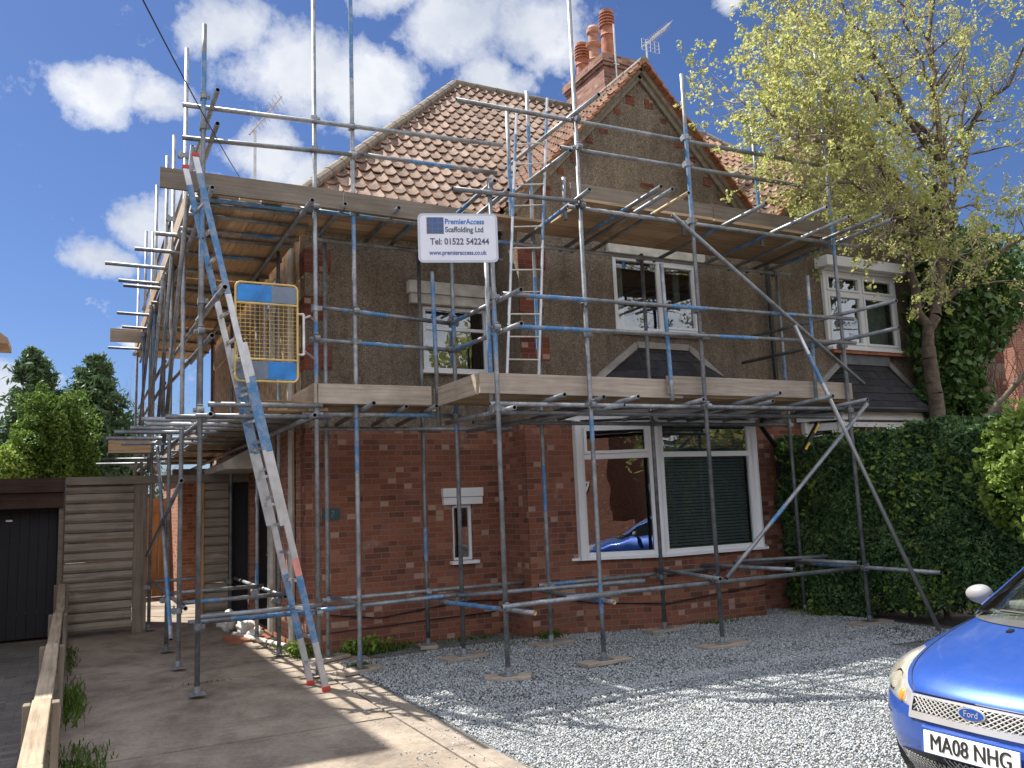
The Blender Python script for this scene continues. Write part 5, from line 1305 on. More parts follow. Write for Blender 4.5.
st = []; limb(st, [(9.5, 5.1, 0), (9.5, 5.2, 1.2), (9.6, 5.1, 2)], .03, .01)
leafy('light_shrub', 'bright yellow-green shrub growing through the right end of the hedge', 'shrub', (9.5, 5.1, 0), st, sp_, .05, 'leaf_light')
BS = empty('cut_branch', (9.6, 6.3, 1.9), 'thick sawn-off branch forking above the hedge at the right edge', 'branch')
s1 = []; limb(s1, [(9.6, 6.3, 1.3), (9.6, 6.32, 2.42)], .05, .045, .01); limb(s1, [(9.6, 6.32, 2.36), (9.62, 6.05, 2.62), (9.6, 5.7, 2.9), (9.7, 5.3, 3.3)], .038, .022, .01); limb(s1, [(9.6, 6.3, 2.4), (9.6, 6.1, 2.52), (9.55, 5.9, 2.58)], .014, .004, .01)
v, f = tubes_np(s1, 9); npmesh('limb', v, f, 'twig', BS, smooth=True)
# conifers at the back left
def conifer(x, y, h, r, label, seed, mat='leaf_conifer', n=26000, sz=.06):
    rg = np.random.default_rng(seed); k = n
    P_ = empty('conifer', (x, y, 0), label, 'tree', 'conifers behind the fence')
    st = [((x, y, 0), (x, y, h*.95), .16, .02)]; pts = []
    nb_ = 170
    for i in range(nb_):
        z = h*(.12+.86*(i/nb_)**.9); a = rg.uniform(0, 6.28); ln = r*(1-z/h)**.8*rg.uniform(.55, 1.35)+.06
        d = np.array([math.cos(a), math.sin(a), rg.uniform(.15, .6)]); e = np.array([x, y, z])+d*ln
        st.append(((x, y, z), tuple(e), .02, .005)); m = int(k/nb_*(.4+ln/r))
        t = rg.random(m)**.6; p = np.array([x, y, z])+d*ln*t[:, None]+rg.normal(size=(m, 3))*(.03+.12*ln)*np.array([1, 1, .7]); pts.append(p)
    v, f = tubes_np(st, 5); npmesh('trunk', v, f, 'bark', P_)
    leaves_mesh('crown', np.concatenate(pts), sz, mat, P_, aspect=3.2, up=1.2)
conifer(-1.1, 26, 6.35, 1.55, 'dark feathery conifer, the left one of the pair behind the fence', 11)
conifer(.42, 26.5, 6.3, 1.8, 'dark feathery conifer, the right one of the pair behind the fence', 12)
conifer(1.0, 27.5, 4.9, 1.5, 'lower dark conifer crowding the right side of the pair behind the fence', 14, n=18000)
st = []; limb(st, [(-.6, 24.5, 0), (-.6, 24.5, 2.5)], .08, .04)
leafy('lime_conifer', 'lime-tipped rounded evergreen in front of the two dark conifers', 'tree', (-.6, 24.5, 0), st, shell(17000, (-.55, 24.6, 3.3), (.95, .9, 1.65), .42, seed=15), .06, 'leaf_lime', parts=('trunk', 'crown'))
st = []; limb(st, [(-1.4, 24, 0), (-1.4, 24, 2)], .05, .03)
leafy('garden_shrub', 'pale leafy shrub at the foot of the left conifer above the garage roof', 'shrub', (-1.4, 24, 0), st, shell(2500, (-1.45, 24, 2.6), (.6, .6, .9), .3, seed=16), .08, 'leaf_light')
# bare tree behind the scaffold end
BT = empty('bare_tree', (2.0, 27, 0), 'pale leafless tree seen between the scaffold poles behind the side fence', 'tree')
s1 = []; tt = []
l0 = limb(s1, [(2.0, 27, 0), (2.0, 27, 2.4), (2.1, 27, 4.0)], .08, .04)
for (p, d, r) in l0[3:]:
    for _ in range(3): grow(s1, tt, p, (V((rng.uniform(-1, 1), rng.uniform(-.6, .6), .9))).normalized(), rng.uniform(1.0, 1.8), .02, 2, 0, .8)
v, f = tubes_np(s1, 4); npmesh('branches', v, f, 'twig', BT)
# trees across the street for the reflections
def street_tree(x, y, h, label, seed):
    P_ = empty('street_tree', (x, y, 0), label, 'tree', 'trees across the street')
    st = []; limb(st, [(x, y, 0), (x+.1, y, h*.45), (x-.1, y, h*.8)], .2, .06)
    for i in range(9): a = i*.7; limb(st, [(x, y, h*(.35+.05*i)), (x+math.cos(a)*h*.2, y+math.sin(a)*h*.2, h*(.55+.05*i))], .05, .015)
    v, f = tubes_np(st, 7); npmesh('trunk', v, f, 'bark', P_)
    leaves_mesh('crown', np.concatenate([shell(4500, (x, y, h*.68), (h*.27, h*.27, h*.32), .4, inner=.2, seed=seed)]), .16, 'leaf_spring', P_)
street_tree(3, -12.5, 8, 'leafy tree across the street behind the viewer, left of centre', 21); street_tree(15, -13, 9, 'leafy tree across the street reflected in the upper windows', 22); street_tree(27, -12.6, 8, 'leafy tree across the street, farthest right', 23)
mb = MB(); mb.box(-12, -11.9, -.1, 1.6, -11.6, .75); mb.box(4.5, -11.9, -.1, 20, -11.6, .75); mb.box(23, -11.9, -.1, 45, -11.6, .75)
mb.build('front_wall', 'far_brick', label='low brick front garden wall across the street', cat='wall')
# weeds and grass
def blades(n, cx, cy, rx, ry, h, rg):
    x = cx+rg.normal(size=n)*rx*.5; y = cy+rg.normal(size=n)*ry*.5; hh = h*rg.uniform(.4, 1.1, n); a = rg.uniform(0, 6.28, n)
    w_ = rg.uniform(.003, .008, n); lean = rg.normal(size=(n, 2))*.35
    b = np.stack([x, y, np.zeros(n)], 1); sd = np.stack([np.cos(a)*w_, np.sin(a)*w_, np.zeros(n)], 1)
    m = b+np.stack([lean[:, 0]*hh*.4, lean[:, 1]*hh*.4, hh*.6], 1); t_ = b+np.stack([lean[:, 0]*hh, lean[:, 1]*hh, hh], 1)
    v = np.stack([b-sd, b+sd, m+sd*.8, t_], 1); v2 = np.stack([b-sd, m+sd*.8, t_, m-sd*.8], 1)
    return np.concatenate([v.reshape(-1, 3), v2.reshape(-1, 3)])
rg = np.random.default_rng(3); B_ = []
for (cx, cy, rx, ry, h, n) in ((2.95, 9.5, .35, .14, .11, 300), (3.3, 9.55, .25, .1, .08, 120), (4.3, 9.55, .4, .1, .06, 120), (5.0, 8.95, .2, .1, .11, 140), (2.28, 9.75, .12, .25, .1, 130), (2.2, 10.6, .1, .3, .07, 60), (.06, 6.4, .18, .6, .07, 420), (.02, 8.6, .1, .8, .1, 420), (.1, 5.4, .25, .5, .06, 300), (-.0, 11.5, .08, 1.2, .07, 160), (8.55, 8.3, .15, .4, .1, 150), (7.2, 8.55, .3, .08, .07, 90), (1.2, 8.9, .25, .012, .03, 40), (2.62, 8.75, .15, .06, .05, 90), (8.2, 6.8, .3, .5, .05, 120), (4.2, 8.9, .5, .25, .05, 160)):
    B_.append(blades(n, cx, cy, rx, ry, h, rg))
v = np.concatenate(B_); npmesh('weeds', v, np.arange(len(v)).reshape(-1, 4), 'grass', kind='stuff', label='weeds and grass tufts at the wall foot and drive edges', cat='weeds')
for (x, y, n, l) in ((2.95, 9.5, 240, 'leafy weed clump by the brick wall just right of the ladder foot'), (2.25, 9.8, 130, 'small bright weed clump at the house corner behind the ladder')):
    leaves_mesh('weed_clump', shell(n, (x, y, .09), (.3 if n > 200 else .14, .14, .1), .3, inner=.2, seed=n), .035, 'leaf_light', None, label=l, cat='weed', group='weed clumps')

# ------------------------------------------------------------------ small things
def lump(name, c, r, mat, label, cat, seed, group=None):
    rg = np.random.default_rng(seed); mb = MB()
    import bmesh
    bm = bmesh.new(); bmesh.ops.create_icosphere(bm, subdivisions=3, radius=1)
    ph = rg.uniform(0, 6.28, 6)
    for v_ in bm.verts:
        k = 1+.2*math.sin(v_.co.x*4+ph[0])+.16*math.sin(v_.co.y*5+ph[1])+.13*math.sin(v_.co.z*9+v_.co.x*8+ph[2])+.08*math.sin(v_.co.y*15+v_.co.z*11+ph[3])
        v_.co = V((v_.co.x*r[0]*k, v_.co.y*r[1]*k, max(-.92, v_.co.z)*r[2]*k))
    me = bpy.data.meshes.new(name); bm.to_mesh(me); bm.free(); me.materials.append(M[mat])
    me.polygons.foreach_set('use_smooth', [True]*len(me.polygons))
    o = bpy.data.objects.new(name, me); COL.objects.link(o); o.location = (c[0], c[1], c[2]+r[2]*.9); return setprops(o, label, cat, group)
lump('rubble_sack', (2.08, 12.0, 0), (.13, .16, .11), 'ceramic', 'slumped white rubble sack against the side wall, nearest the camera', 'sack', 1, 'rubble sacks')
lump('rubble_sack', (1.95, 12.6, 0), (.16, .2, .13), 'ceramic', 'slumped white rubble sack by the dark side door, middle one', 'sack', 2, 'rubble sacks')
lump('rubble_sack', (2.1, 11.45, 0), (.1, .12, .08), 'ceramic', 'small white rubble sack between the wall and the scaffold poles', 'sack', 3, 'rubble sacks')
mb = MB()
for i in range(9): mb.box(1.75, 11.25+i*.07, .005, 2.25, 11.29+i*.07, .04)
mb.build('door_mat_tray', 'terra', label='flat reddish slatted tray lying on the drive by the side wall', cat='tray')
mb = MB(); mb.tube((1.9, 11.9, .04), (2.25, 10.4, .04), .03, 10); mb.build('loose_pipe', 'offwhite', label='pale pipe length lying on the drive along the side wall', cat='pipe')
# aerials
AE = empty('tv_aerial', (10.55, 13.5, 9.3), 'thin television aerial on a mast behind the gable peak', 'aerial')
mb = MB(); mb.tube((10.55, 13.5, 9.3), (10.55, 13.5, 11.2), .02, 8); mb.build('mast', 'antenna', AE)
mb = MB(); a, b = V((10.3, 13.35, 10.95)), V((11.2, 13.5, 11.75)); mb.tube(a, b, .014, 6)
for i in range(12): p = a+(b-a)*(.28+i*.064); mb.tube(p+V((0, -.14, .04)), p+V((0, .14, -.04)), .006, 5); mb.tube(p+V((-.05, 0, .06)), p+V((.05, 0, -.06)), .006, 5)
for i in range(5): mb.tube((10.2+i*.11, 13.2, 10.8), (10.2+i*.11, 13.2, 11.05), .006, 5)
for i in range(4): mb.tube((10.2, 13.2, 10.8+i*.083), (10.64, 13.2, 10.8+i*.083), .006, 5)
mb.build('array', 'antenna', AE)
AE = empty('tv_aerial', (2.72, 15, 5.6), 'television aerial on a pole at the back left of the hipped roof', 'aerial')
mb = MB(); mb.tube((2.72, 15, 5.6), (2.72, 15, 8.5), .025, 8); mb.build('mast', 'antenna', AE)
mb = MB(); a, b = V((2.62, 15, 8.4)), V((3.2, 15.0, 9.25)); mb.tube(a, b, .02, 6)
for i in range(9): p = a+(b-a)*(.25+i*.09); mb.tube(p+V((-.09, -.12, .06)), p+V((.09, .12, -.06)), .0045, 5)
mb.build('array', 'antenna', AE)
mb = MB(); A0, B0 = V((-.05, 3.0, 3.6)), V((2.5, 12.6, 6.0)); pr = None; pts = []
A0 = V((.08, 4.0, 3.96+.3)); 
for i in range(25):
    t = i/24; p = A0+(B0-A0)*t; p.z -= .12*4*t*(1-t); pts.append(p)
D0 = V((-2.4, -6, 6.0))
mb.path([D0]+pts, .0045, 5); mb.build('telephone_cable', 'black', label='thin black telephone cable slanting down to the house eaves', cat='cable')
TP = MB(); TP.tube((-2.4, -6, -.1), (-2.4, -6, 6.2), .12, 10, r2=.09); TP.build('telegraph_pole', 'bark', label='wooden telegraph pole behind the viewer holding the cable', cat='pole')
# spirit level leaning by the downpipe
SLv = empty('striped_pole', (8.75, 8.2, 2.3), 'black and yellow striped pole propped under the right end of the lower platform', 'pole')
mb = MB(); mb.beam((8.62, 8.3, 2.1), (8.98, 8.3, 2.52), .05, .05, up=(0, 1, 0)); mb.build('black_section', 'black', SLv)
mb = MB(); mb.beam((8.85, 8.27, 2.37), (8.95, 8.27, 2.49), .03, .02, up=(0, 1, 0)); mb.beam((8.66, 8.27, 2.15), (8.74, 8.27, 2.24), .03, .02, up=(0, 1, 0)); mb.build('yellow_section', 'yellowcap', SLv)
# ------------------------------------------------------------------ blue hatchback
K = .9; CX0, CY0 = 3.66, 2.655
CAR = empty('parked_car', (CX0+1.8, CY0, 0), 'bright blue small hatchback parked at the right edge, only its nose in view', 'car')
_zt = np.array([.10, .18, .30, .40, .52, .575, .62, .68, .735, .775, .82, .87, .92, .955, .985])
_xt = np.array([.16, .10, .03, .005, .0, .015, .035, .06, .12, .20, .33, .53, .76, .92, 1.04])
_wt = np.array([.72, .78, .815, .83, .838, .84, .84, .838, .832, .825, .812, .79, .762, .735, .70])
_lt = np.array([.62, .62, .62, .62, .62, .62, .63, .65, .68, .70, .70, .66, .58, .46, .36])
zz = np.linspace(.1, .985, 400)
def smooth(a, k=17):
    ker = np.hanning(k); ker /= ker.sum(); p = np.pad(a, k//2, mode='edge'); return np.convolve(p, ker, 'valid')
XT, WT, LT = (smooth(np.interp(zz, _zt, q)) for q in (_xt, _wt, _lt))
def cw(xb, yr, z): return V((CX0+K*xb, CY0+K*yr, K*z))   # yr: towards the car's right side (+Y)
def Sl(th, z):
    x0, w_, l_ = np.interp(z, zz, XT), np.interp(z, zz, WT), np.interp(z, zz, LT)
    s, c = math.sin(abs(th)), math.cos(th)
    y = w_*s**.9; x = x0+l_*(1-c**.9)
    return V((x, math.copysign(y, th), z))
def S(th, z, o=0.):
    p = Sl(th, z)
    if o:
        e = .01; a = Sl(th+e, z)-Sl(th-e, z); b = Sl(th, min(.98, z+e))-Sl(th, max(.11, z-e)); n = a.cross(b).normalized()
        if n.x > 0 and abs(n.x) > .05: n = -n
        elif n.x > -.05 and n.y*th < 0: n = -n
        p = p+n*o
    return cw(p.x, p.y, p.z)
def gridmesh(P, closed=False):
    nr, nc = len(P), len(P[0]); v = [tuple(p) for r in P for p in r]; f = []
    for i in range(nr-1):
        for j in range(nc-1): f.append((i*nc+j, i*nc+j+1, (i+1)*nc+j+1, (i+1)*nc+j))
    return v, f
def orient(mb, k0, ctr):
    pass
# body shell: front wrap then flanks to the tail
ths = [R(a) for a in np.linspace(-89.5, 89.5, 61)]
zs = list(np.linspace(.16, .98, 42))
def flank(z, t, sg):     # t 0..1 from end of front wrap to tail centre
    w_ = float(np.interp(z, zz, WT)); e = Sl(R(89.5)*sg, z); xr = 3.9-.12*max(0, (z-.5))
    if t < .7: x = e.x+(xr-.45-e.x)*t/.7; return V((x, sg*(w_+(.0)), z))
    a = (t-.7)/.3*math.pi/2; return V((xr-.45+.45*math.sin(a)**.8, sg*w_*math.cos(a)**.5 if a < math.pi/2-.001 else 0, z))
P = []
for z in zs:
    row = [cw(*flank(z, t, -1)) for t in np.linspace(1, 0.02, 24)]+[cw(*Sl(th, z)) for th in ths]+[cw(*flank(z, t, 1)) for t in np.linspace(.02, 1, 24)]
    P.append(row)
v, f = gridmesh(P); mb = MB(); mb.add(v, [q[::-1] for q in f]); body = mb.build('body', 'carblue', CAR, smooth=True)
# deck under the glass and roof
def gh(th_or_t, z, part):   # greenhouse
    q = (z-.96)/(1.44-.96); xf = .93+.88*q**.95+(.25*max(0, q-.85)); wv = .70-.14*q; xr = 3.72-.42*q
    if part == 'f': s, c = math.sin(abs(th_or_t)), math.cos(th_or_t); return V((xf+.17*(1-c**.9), math.copysign(wv*s**.8, th_or_t), z))
    e = xf+.17; t, sg = th_or_t
    if t < .8: return V((e+(xr-.2-e)*t/.8, sg*wv, z))
    a = (t-.8)/.2*math.pi/2; return V((xr-.2+.2*math.sin(a), sg*wv*max(0, math.cos(a))**.4, z))
def ghpatch(name, rng_, z0, z1, part, mat, sg=1, nz=10, nt=20, o=0, parent=None):
    P = []
    for z in np.linspace(z0, z1, nz):
        P.append([cw(*gh(a, z, 'f')) if part == 'f' else cw(*gh((a, sg), z, 's')) for a in np.linspace(*rng_, nt)])
    v, f = gridmesh(P); mb = MB(); mb.add(v, [q[::-1] for q in f] if (part == 'f' or sg > 0) else f); return mb.build(name, mat, parent or CAR, smooth=True)
ghpatch('windscreen', (R(-68), R(68)), .965, 1.40, 'f', 'carglass')
for s in (-1, 1):
    a, b = (R(68), R(90)) if s > 0 else (R(-90), R(-68)); ghpatch('pillar', (a, b), .955, 1.43, 'f', 'carblue')
    ghpatch('side_window', (.0, .36), .97, 1.38, 's', 'cardark', s); ghpatch('side_window', (.39, .72), .97, 1.38, 's', 'cardark', s)
    ghpatch('pillar', (.36, .39), .955, 1.43, 's', 'carblue', s, nt=3); ghpatch('pillar', (.72, 1.0), .955, 1.43, 's', 'carblue', s)
    ghpatch('door_frame', (.0, .72), 1.38, 1.43, 's', 'carblue', s, nz=3)
ghpatch('header_rail', (R(-68), R(68)), 1.398, 1.44, 'f', 'carblue', nz=3)
# roof
rows = []
for k in range(9):
    q = k/8; z = 1.43+.035*math.sin(q*math.pi/2)
    rows.append([cw(*( (gh(a, 1.43, 'f')-V((2.75, 0, 0)))*(1-q)+V((2.75, 0, 0)) ).to_tuple()[:2], z) for a in np.linspace(R(-90), R(90), 31)]+
                [cw(*( (gh((t, 1), 1.43, 's')-V((2.75, 0, 0)))*(1-q)+V((2.75, 0, 0)) ).to_tuple()[:2], z) for t in np.linspace(.05, 1, 20)]+
                [cw(*( (gh((t, -1), 1.43, 's')-V((2.75, 0, 0)))*(1-q)+V((2.75, 0, 0)) ).to_tuple()[:2], z) for t in np.linspace(1, 0, 20)])
v, f = gridmesh(rows); mb = MB(); mb.add(v, [q[::-1] for q in f]); mb.build('roof_panel', 'carblue', CAR, smooth=True)
mb = MB(); mb.add([tuple(cw(x, y, .975)) for x, y in ((1.06, -.66), (1.06, .66), (3.7, .66), (3.7, -.66))], [(0, 1, 2, 3)]); mb.build('parcel_deck', 'black', CAR)
# cowl, wiper, dashboard, seats
mb = MB(); P = [[S(th, z, .006) for th in np.linspace(R(-66), R(66), 25)] for z in (.935, .95, .965, .98)]; v, f = gridmesh(P); mb.add(v, [q[::-1] for q in f]); mb.build('scuttle_panel', 'carplastic', CAR, smooth=True)
mb = MB(); mb.tube(cw(.99, -.1, .99), cw(1.03, .46, 1.0), .008, 6); mb.tube(cw(1.02, -.6, .995), cw(1.02, -.02, .995), .008, 6); mb.build('wiper', 'black', CAR)
mb = MB(); mb.obox(cw(1.55, 0, .99), (.22, 0, 0), (0, .56, 0), (0, 0, .03)); mb.build('dashboard', 'cardash', CAR, bevel=.02)
for s in (-.34, .34):
    mb = MB(); mb.obox(cw(2.35, s, .95), (.06, 0, .02), (0, .2, 0), (-.05, 0, .26)); mb.obox(cw(2.42, s, 1.27), (.04, 0, 0), (0, .1, 0), (0, 0, .07)); mb.build('seat', 'cardash', CAR, bevel=.03)
mb = MB(); c = cw(1.72, .34, 1.05)
for i in range(20):
    a, b = i*math.pi/10, (i+1)*math.pi/10; mb.tube(c+V((math.sin(a)*.05, math.cos(a)*.16, math.sin(a)*.15)), c+V((math.sin(b)*.05, math.cos(b)*.16, math.sin(b)*.15)), .012, 6)
mb.build('steering_wheel', 'black', CAR)
mb = MB(); mb.obox(cw(1.95, 0, 1.33), (.012, 0, 0), (0, .1, 0), (0, 0, .03)); mb.build('rear_view_mirror', 'black', CAR, bevel=.01)
def patch(name, t0, t1, lo, hi, mat, o, parent=None, nt=28, nz=12, edge=0):
    P = []
    for j in range(nz+1):
        row = []
        for i in range(nt+1):
            th = R(t0+(t1-t0)*i/nt); q = i/nt; z = lo(q)+(hi(q)-lo(q))*j/nz
            oo = o
            if edge:
                m = min(min(i, nt-i)/nt*2.2, min(j, nz-j)/nz*1.6, .5)/.5; oo = o*.2+o*.8*math.sin(m*math.pi/2)
            row.append(S(th, z, oo))
        P.append(row)
    v, f = gridmesh(P); mb = MB(); mb.add(v, [q[::-1] for q in f] if t1 > t0 else f); return mb.build(name, mat, parent or CAR, smooth=True)
for s in (1, -1):
    t0, t1 = 27*s, 68*s
    def lo(q): return .575+.05*q
    def hi(q): return .65+.165*min(1, q/.5)**1.1-.10*max(0, q-.7)/.3
    hl = patch('headlight', t0, t1, lo, hi, 'hlens', .020, edge=1)
    patch('reflector', t0+3*s, t1-3*s, lambda q: lo(q)+.015, lambda q: hi(q)-.02, 'hlback', .003, parent=hl)
    for (dt, zc, r_, m_) in ((15, .675, .058, 'chrome'), (25, .72, .045, 'chrome')):
        c = S(R((27+dt)*s), zc, -.0); nrm = (S(R((27+dt)*s), zc, .05)-c).normalized()
        mb = MB(); a = V((0, 0, 1)).cross(nrm).normalized(); b = nrm.cross(a); k = 18
        ring = lambda rr, dd: [tuple(c+nrm*dd+(a*math.cos(2*math.pi*i/k)+b*math.sin(2*math.pi*i/k))*rr) for i in range(k)]
        vs = ring(r_, .012)+ring(r_*.75, .007)+ring(r_*.3, .005); fs = [(i+k*j, (i+1) % k+k*j, (i+1) % k+k*(j+1), i+k*(j+1)) for j in range(2) for i in range(k)]+[tuple(range(2*k, 3*k))]
        mb.add(vs, fs); mb.build('lamp_bowl', m_, hl, smooth=True)
    c = S(R(33*s), .618, .008); nrm = (S(R(33*s), .618, .05)-c).normalized(); a = V((0, 0, 1)).cross(nrm).normalized(); b = nrm.cross(a)
    mb = MB(); vs = []
    for (rr, dd) in ((1., 0), (.85, .008), (.5, .013)): vs += [tuple(c+nrm*dd+(a*math.cos(2*math.pi*i/14)*.026+b*math.sin(2*math.pi*i/14)*.036)*rr) for i in range(14)]
    mb.add(vs, [(i+14*j, (i+1) % 14+14*j, (i+1) % 14+14*(j+1), i+14*(j+1)) for j in range(2) for i in range(14)]+[tuple(range(28, 42))]); mb.build('indicator', 'amber', hl, smooth=True)
# grille
g_ = patch('grille', -25, 25, lambda q: .572-.012*abs(2*q-1)**2, lambda q: .652-.012*abs(2*q-1)**2, 'black', .004)
mb = MB()
def gtube(a, b, r_=.0033): mb.tube(S(R(a[0]), a[1], .012), S(R(b[0]), b[1], .012), r_, 5)
zb, zt_ = .568, .642; k = 30
for i in range(-k-4, k+5):
    a0 = i*2.2*.5; 
    for sgn in (-1, 1):
        pts = []
        for j in range(5):
            q = j/4; a_ = a0+sgn*(q-.5)*7.5; z = zb+(zt_-zb)*q; 
            lim = 24.0
            pts.append((a_, z) if abs(a_) < lim else None)
        if i % 2 == 0:
            for p, q_ in zip(pts[:-1], pts[1:]):
                if p and q_: gtube(p, q_)
mb.build('grille_mesh', 'grillesat', g_)
for nm, lo_, hi_, t_a, t_b in (('grille_surround', lambda q: .535-.01*abs(2*q-1)**2, lambda q: .572-.012*abs(2*q-1)**2, -26.5, 26.5), ('grille_surround', lambda q: .641-.012*abs(2*q-1)**2, lambda q: .654-.012*abs(2*q-1)**2, -26.5, 26.5), ('grille_surround', lambda q: .555, lambda q: .643, 24.8, 26.5), ('grille_surround', lambda q: .555, lambda q: .643, -26.5, -24.8)):
    patch(nm, t_a, t_b, lo_, hi_, 'chromesat', .012, parent=g_, nz=4, edge=0)
# emblem
c = S(0, .612, .016); nrm = V((-1, 0, .12)).normalized(); a = V((0, -1, 0)); b = nrm.cross(a).normalized()
if b.z < 0: b = -b
def oval(nm, ra, rb, d0, d1, mat):
    mb = MB(); k = 32; mb.prism([tuple(c+nrm*d0+a*math.cos(2*math.pi*i/k)*ra+b*math.sin(2*math.pi*i/k)*rb) for i in range(k)], nrm*(d1-d0)); return mb.build(nm, mat, CAR)
em = oval('emblem_rim', .068, .03, 0, .008, 'chromesat'); oval('emblem_oval', .06, .0245, .0085, .0105, 'badgeblue')
text_obj('Ford', .04, 'chromesat', CAR, c+nrm*.0108-a*.037-b*.001, a, b, sx=.95, name='emblem_script')
# shut lines
mb = MB()
for s in (1, -1):
    pts = [S(R(s*t), .662-.01*(t/27)**2, .001) for t in np.linspace(0, 26, 14)]+[S(R(s*(26+18*q)), .655+.155*q**.9, .001) for q in np.linspace(0, 1, 10)]+[S(R(s*(44+22*q)), .81+.14*q, .001) for q in np.linspace(0, 1, 14)]
    mb.path(pts, .0035, 5)
mb.build('bonnet_gap', 'black', CAR)
mb = MB()
mb.path([S(R(t), .50+.0*t, .001) for t in np.linspace(46, 88, 16)], .003, 5); mb.build('bumper_gap', 'black', CAR)
# lower intake, plate
li = patch('lower_intake', -40, 40, lambda q: .21, lambda q: .375-.05*abs(2*q-1)**1.5, 'black', .004)
mb = MB()
for i in range(-19, 20):
    for sgn in (-1, 1):
        for q0, q1 in ((0, .25), (.25, .5), (.5, .75), (.75, 1)):
            p = (i*2+sgn*(q0-.5)*10, .215+.15*q0); q_ = (i*2+sgn*(q1-.5)*10, .215+.15*q1)
            if max(abs(p[0]), abs(q_[0])) < 39 and max(p[1], q_[1]) < .37-.05*abs(p[0]/40)**1.5: mb.tube(S(R(p[0]), p[1], .01), S(R(q_[0]), q_[1], .01), .003, 5)
mb.build('intake_mesh', 'grillesat', li)
pc = V((CX0-.030, CY0, K*.445)); pn = V((-1, 0, .1)).normalized(); pa = V((0, -1, 0)); pb = pn.cross(pa).normalized()
if pb.z < 0: pb = -pb
mb = MB(); mb.obox(pc, pa*.26*K, pb*.0555*K, pn*.004); pl = mb.build('number_plate', 'plate', CAR, bevel=.002)
for i_, dx_ in enumerate((-.0016, 0, .0016)): text_obj('MA08 NHG', .112*K, 'platetext', pl, pc+pn*(.0046+.0005*i_)+pa*dx_, pa, pb, sx=.80, align='CENTER')
mb = MB(); mb.obox(pc-pn*.012+V((.02, 0, 0)), pa*.3*K, pb*.07*K, pn*.012); mb.build('plate_plinth', 'carblue', CAR, bevel=.01)
# mirrors, wheels, sills
for s in (1, -1):
    mb = MB(); cc = cw(1.48, .90*s, 1.03); 
    import bmesh
    bm = bmesh.new(); bmesh.ops.create_uvsphere(bm, u_segments=20, v_segments=12, radius=1)
    for v_ in bm.verts:
        x, y, z = v_.co; v_.co = V((max(-1, min(.35, x))*.06, y*.085, z*.058*(1-.15*y*s)))
    me = bpy.data.meshes.new('m'); bm.to_mesh(me); bm.free()
    mb.v = [tuple(cc+v_.co) for v_ in me.vertices]; mb.f = [tuple(p.vertices) for p in me.polygons]; mb.m = [0]*len(mb.f)
    mr = mb.build('door_mirror', 'mirrorgrey', CAR, smooth=True)
    mb = MB(); mb.beam(cw(1.48, .70*s, .98), cw(1.48, .84*s, 1.01), .04, .05); mb.build('mirror_arm', 'black', mr)
    for xb in (.72, 3.2):
        wy = .69*s
        mb = MB(); mb.tube(cw(xb, wy-.09, .285), cw(xb, wy+.09, .285), .285*K, 32); mb.tube(cw(xb, wy-.1, .285), cw(xb, wy+.1, .285), .25*K, 32); ty = mb.build('tyre', 'tyre', CAR, bevel=.01)
        mb = MB(); mb.tube(cw(xb, wy+.1*s, .285), cw(xb, wy+.108*s, .285), .19*K, 24)
        for i in range(7): an = i*2*math.pi/7; mb.tube(cw(xb, wy+.112*s, .285), cw(xb, wy+.112*s, .285)+V((math.cos(an)*.165, 0, math.sin(an)*.165)), .018, 6)
        mb.build('rim', 'alu', ty)
        mb = MB(); mb.tube(cw(xb, s*.60, .30), cw(xb, s*.80, .30), .32*K, 32); mb.build('wheel_arch', 'black', CAR)
mb = MB(); mb.obox(cw(2.0, 0, .19), (1.3, 0, 0), (0, .55, 0), (0, 0, .03)); mb.build('underbody', 'black', CAR)
mb = MB(); p = cw(.78, .25, .925); mb.obox(p, (.018, 0, .004), (0, .012, 0), (0, 0, .006)); p = cw(.78, -.25, .925); mb.obox(p, (.018, 0, .004), (0, .012, 0), (0, 0, .006)); mb.build('washer_jet', 'black', CAR)

# ------------------------------------------------------------------ world, sun, camera
wd = bpy.data.worlds.new('World'); scene.world = wd; wd.use_nodes = True; nt = wd.node_tree
bg = nt.nodes['Background']; sky = nt.nodes.new('ShaderNodeTexSky'); sky.sky_type = 'NISHITA'; sky.sun_disc = False
sd = V((-.41, .51, 1)).normalized()
sky.sun_elevation = math.asin(sd.z); sky.sun_rotation = math.atan2(sd.x, sd.y)
sky.altitude = 50; sky.air_density = 1.0; sky.dust_density = .6; sky.ozone_density = 2.5
tc = nt.nodes.new('ShaderNodeTexCoord')
DIR = tc.outputs['Generated']
clouds = [(.195, .862, .468, .10), (.275, .846, .458, .085), (.13, .86, .50, .06), (.355, .775, .525, .09), (.435, .739, .520, .07), (.29, .79, .56, .06), (.015, .904, .428, .062), (.067, .904, .422, .05),
          (.053, .946, .319, .05), (.011, .959, .283, .045), (.10, .94, .30, .05), (.176, .908, .379, .07), (.23, .90, .36, .06), (.117, .938, .325, .06), (.003, .973, .232, .022), (.042, .979, .2, .03), (.402, .785, .471, .05),
          (-.071, .988, .134, .06), (.59, .626, .51, .03), (-.3, .93, .2, .12), (.98, .1, .2, .1)]
n0 = noise(nt, DIR, 5.5, 8, .62); n1 = noise(nt, DIR, 16, 7, .65)
acc = None
mp = nt.nodes.new('ShaderNodeVectorMath'); mp.operation = 'MULTIPLY_ADD'; L(nt, n0.outputs['Color'], mp.inputs[0]); mp.inputs[1].default_value = (.11, .11, .09); L(nt, DIR, mp.inputs[2])
sb = nt.nodes.new('ShaderNodeVectorMath'); sb.operation = 'SUBTRACT'; L(nt, mp.outputs[0], sb.inputs[0]); sb.inputs[1].default_value = (.055, .055, .045)
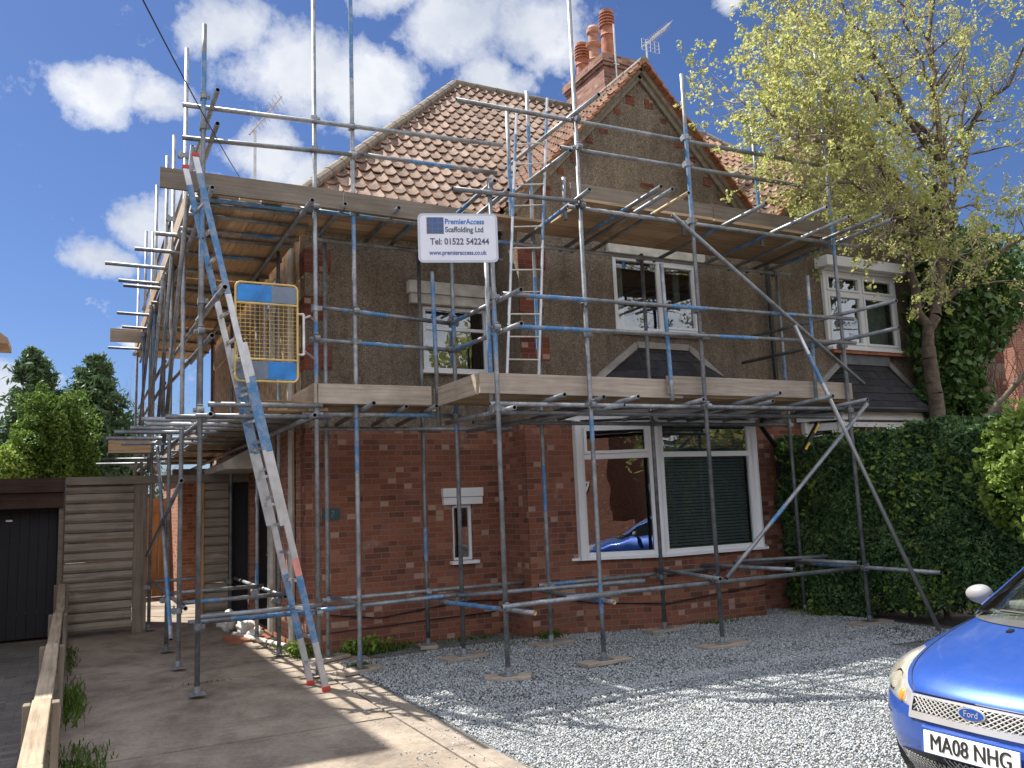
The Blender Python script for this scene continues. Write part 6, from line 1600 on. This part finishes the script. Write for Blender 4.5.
sq = nt.nodes.new('ShaderNodeVectorMath'); sq.operation = 'MULTIPLY'; L(nt, sb.outputs[0], sq.inputs[0]); sq.inputs[1].default_value = (1, 1, 1.35)
for (x, y, z, r) in clouds:
    d_ = nt.nodes.new('ShaderNodeVectorMath'); d_.operation = 'DISTANCE'; L(nt, sq.outputs[0], d_.inputs[0]); d_.inputs[1].default_value = (x, y, z*1.35)
    v_ = math_(nt, 'SUBTRACT', 1.0, math_(nt, 'DIVIDE', d_.outputs['Value'], r*1.0))
    acc = v_ if acc is None else math_(nt, 'MAXIMUM', acc, v_)
# cloud added behind the viewer and overhead, for reflections and to fill the shade
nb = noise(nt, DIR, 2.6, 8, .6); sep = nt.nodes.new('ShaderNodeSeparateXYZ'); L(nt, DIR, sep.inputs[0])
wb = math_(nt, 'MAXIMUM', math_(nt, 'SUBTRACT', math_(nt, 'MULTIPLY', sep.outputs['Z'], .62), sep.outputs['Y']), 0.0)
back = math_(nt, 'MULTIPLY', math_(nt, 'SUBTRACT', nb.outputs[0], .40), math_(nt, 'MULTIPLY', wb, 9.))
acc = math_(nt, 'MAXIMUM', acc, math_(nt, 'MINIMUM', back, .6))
cv = math_(nt, 'ADD', acc, math_(nt, 'MULTIPLY', math_(nt, 'SUBTRACT', n1.outputs[0], .5), 1.3))
msk = ramp(nt, cv, [(.16, (0, 0, 0)), (.36, (.6, .6, .6)), (.62, (1, 1, 1))])
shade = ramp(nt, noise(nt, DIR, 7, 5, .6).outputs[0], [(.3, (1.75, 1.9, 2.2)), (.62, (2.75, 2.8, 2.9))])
shade = mixc(nt, math_(nt, 'MULTIPLY', wb, 1.6, True), shade, (4.6, 4.75, 5.1))  # added rear cloud made brighter than the clouds in view, as fill light
tint = mixc(nt, 1.0, sky.outputs[0], (.185, .225, .315), 'MULTIPLY')
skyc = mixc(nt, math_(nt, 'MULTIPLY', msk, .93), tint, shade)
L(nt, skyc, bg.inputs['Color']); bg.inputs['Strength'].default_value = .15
sl = bpy.data.lights.new('sun', 'SUN'); sl.energy = 4.3; sl.angle = R(.53); sl.color = (1, .955, .88)
so = bpy.data.objects.new('sun', sl); COL.objects.link(so); so.rotation_euler = (-sd).to_track_quat('-Z', 'Y').to_euler(); so.location = (0, 0, 30)

cam = bpy.data.cameras.new('camera'); co = bpy.data.objects.new('camera', cam); COL.objects.link(co); scene.camera = co
yaw, pit, rol = R(27.4), R(8.0), R(-2.33)
fw = V((math.sin(yaw)*math.cos(pit), math.cos(yaw)*math.cos(pit), math.sin(pit))); rt = V((math.cos(yaw), -math.sin(yaw), 0)); up = rt.cross(fw)
r2 = rt*math.cos(rol)+up*math.sin(rol); u2 = -rt*math.sin(rol)+up*math.cos(rol)
m4 = Matrix.Identity(4)
for i in range(3): m4[i][0] = r2[i]; m4[i][1] = u2[i]; m4[i][2] = -fw[i]
m4[0][3], m4[1][3], m4[2][3] = 0, 0, 1.6
co.matrix_world = m4
cam.sensor_width = 36; cam.lens = 845/1024*36; cam.clip_end = 600; cam.clip_start = .05
vs = scene.view_settings; scene.display_settings.display_device = 'sRGB'
vs.view_transform = 'Standard'; vs.look = 'None'; vs.gamma = 1; vs.exposure = 1.27; vs.use_curve_mapping = False
scene.cycles.max_bounces = 8; scene.cycles.transparent_max_bounces = 24; scene.cycles.use_denoising = True
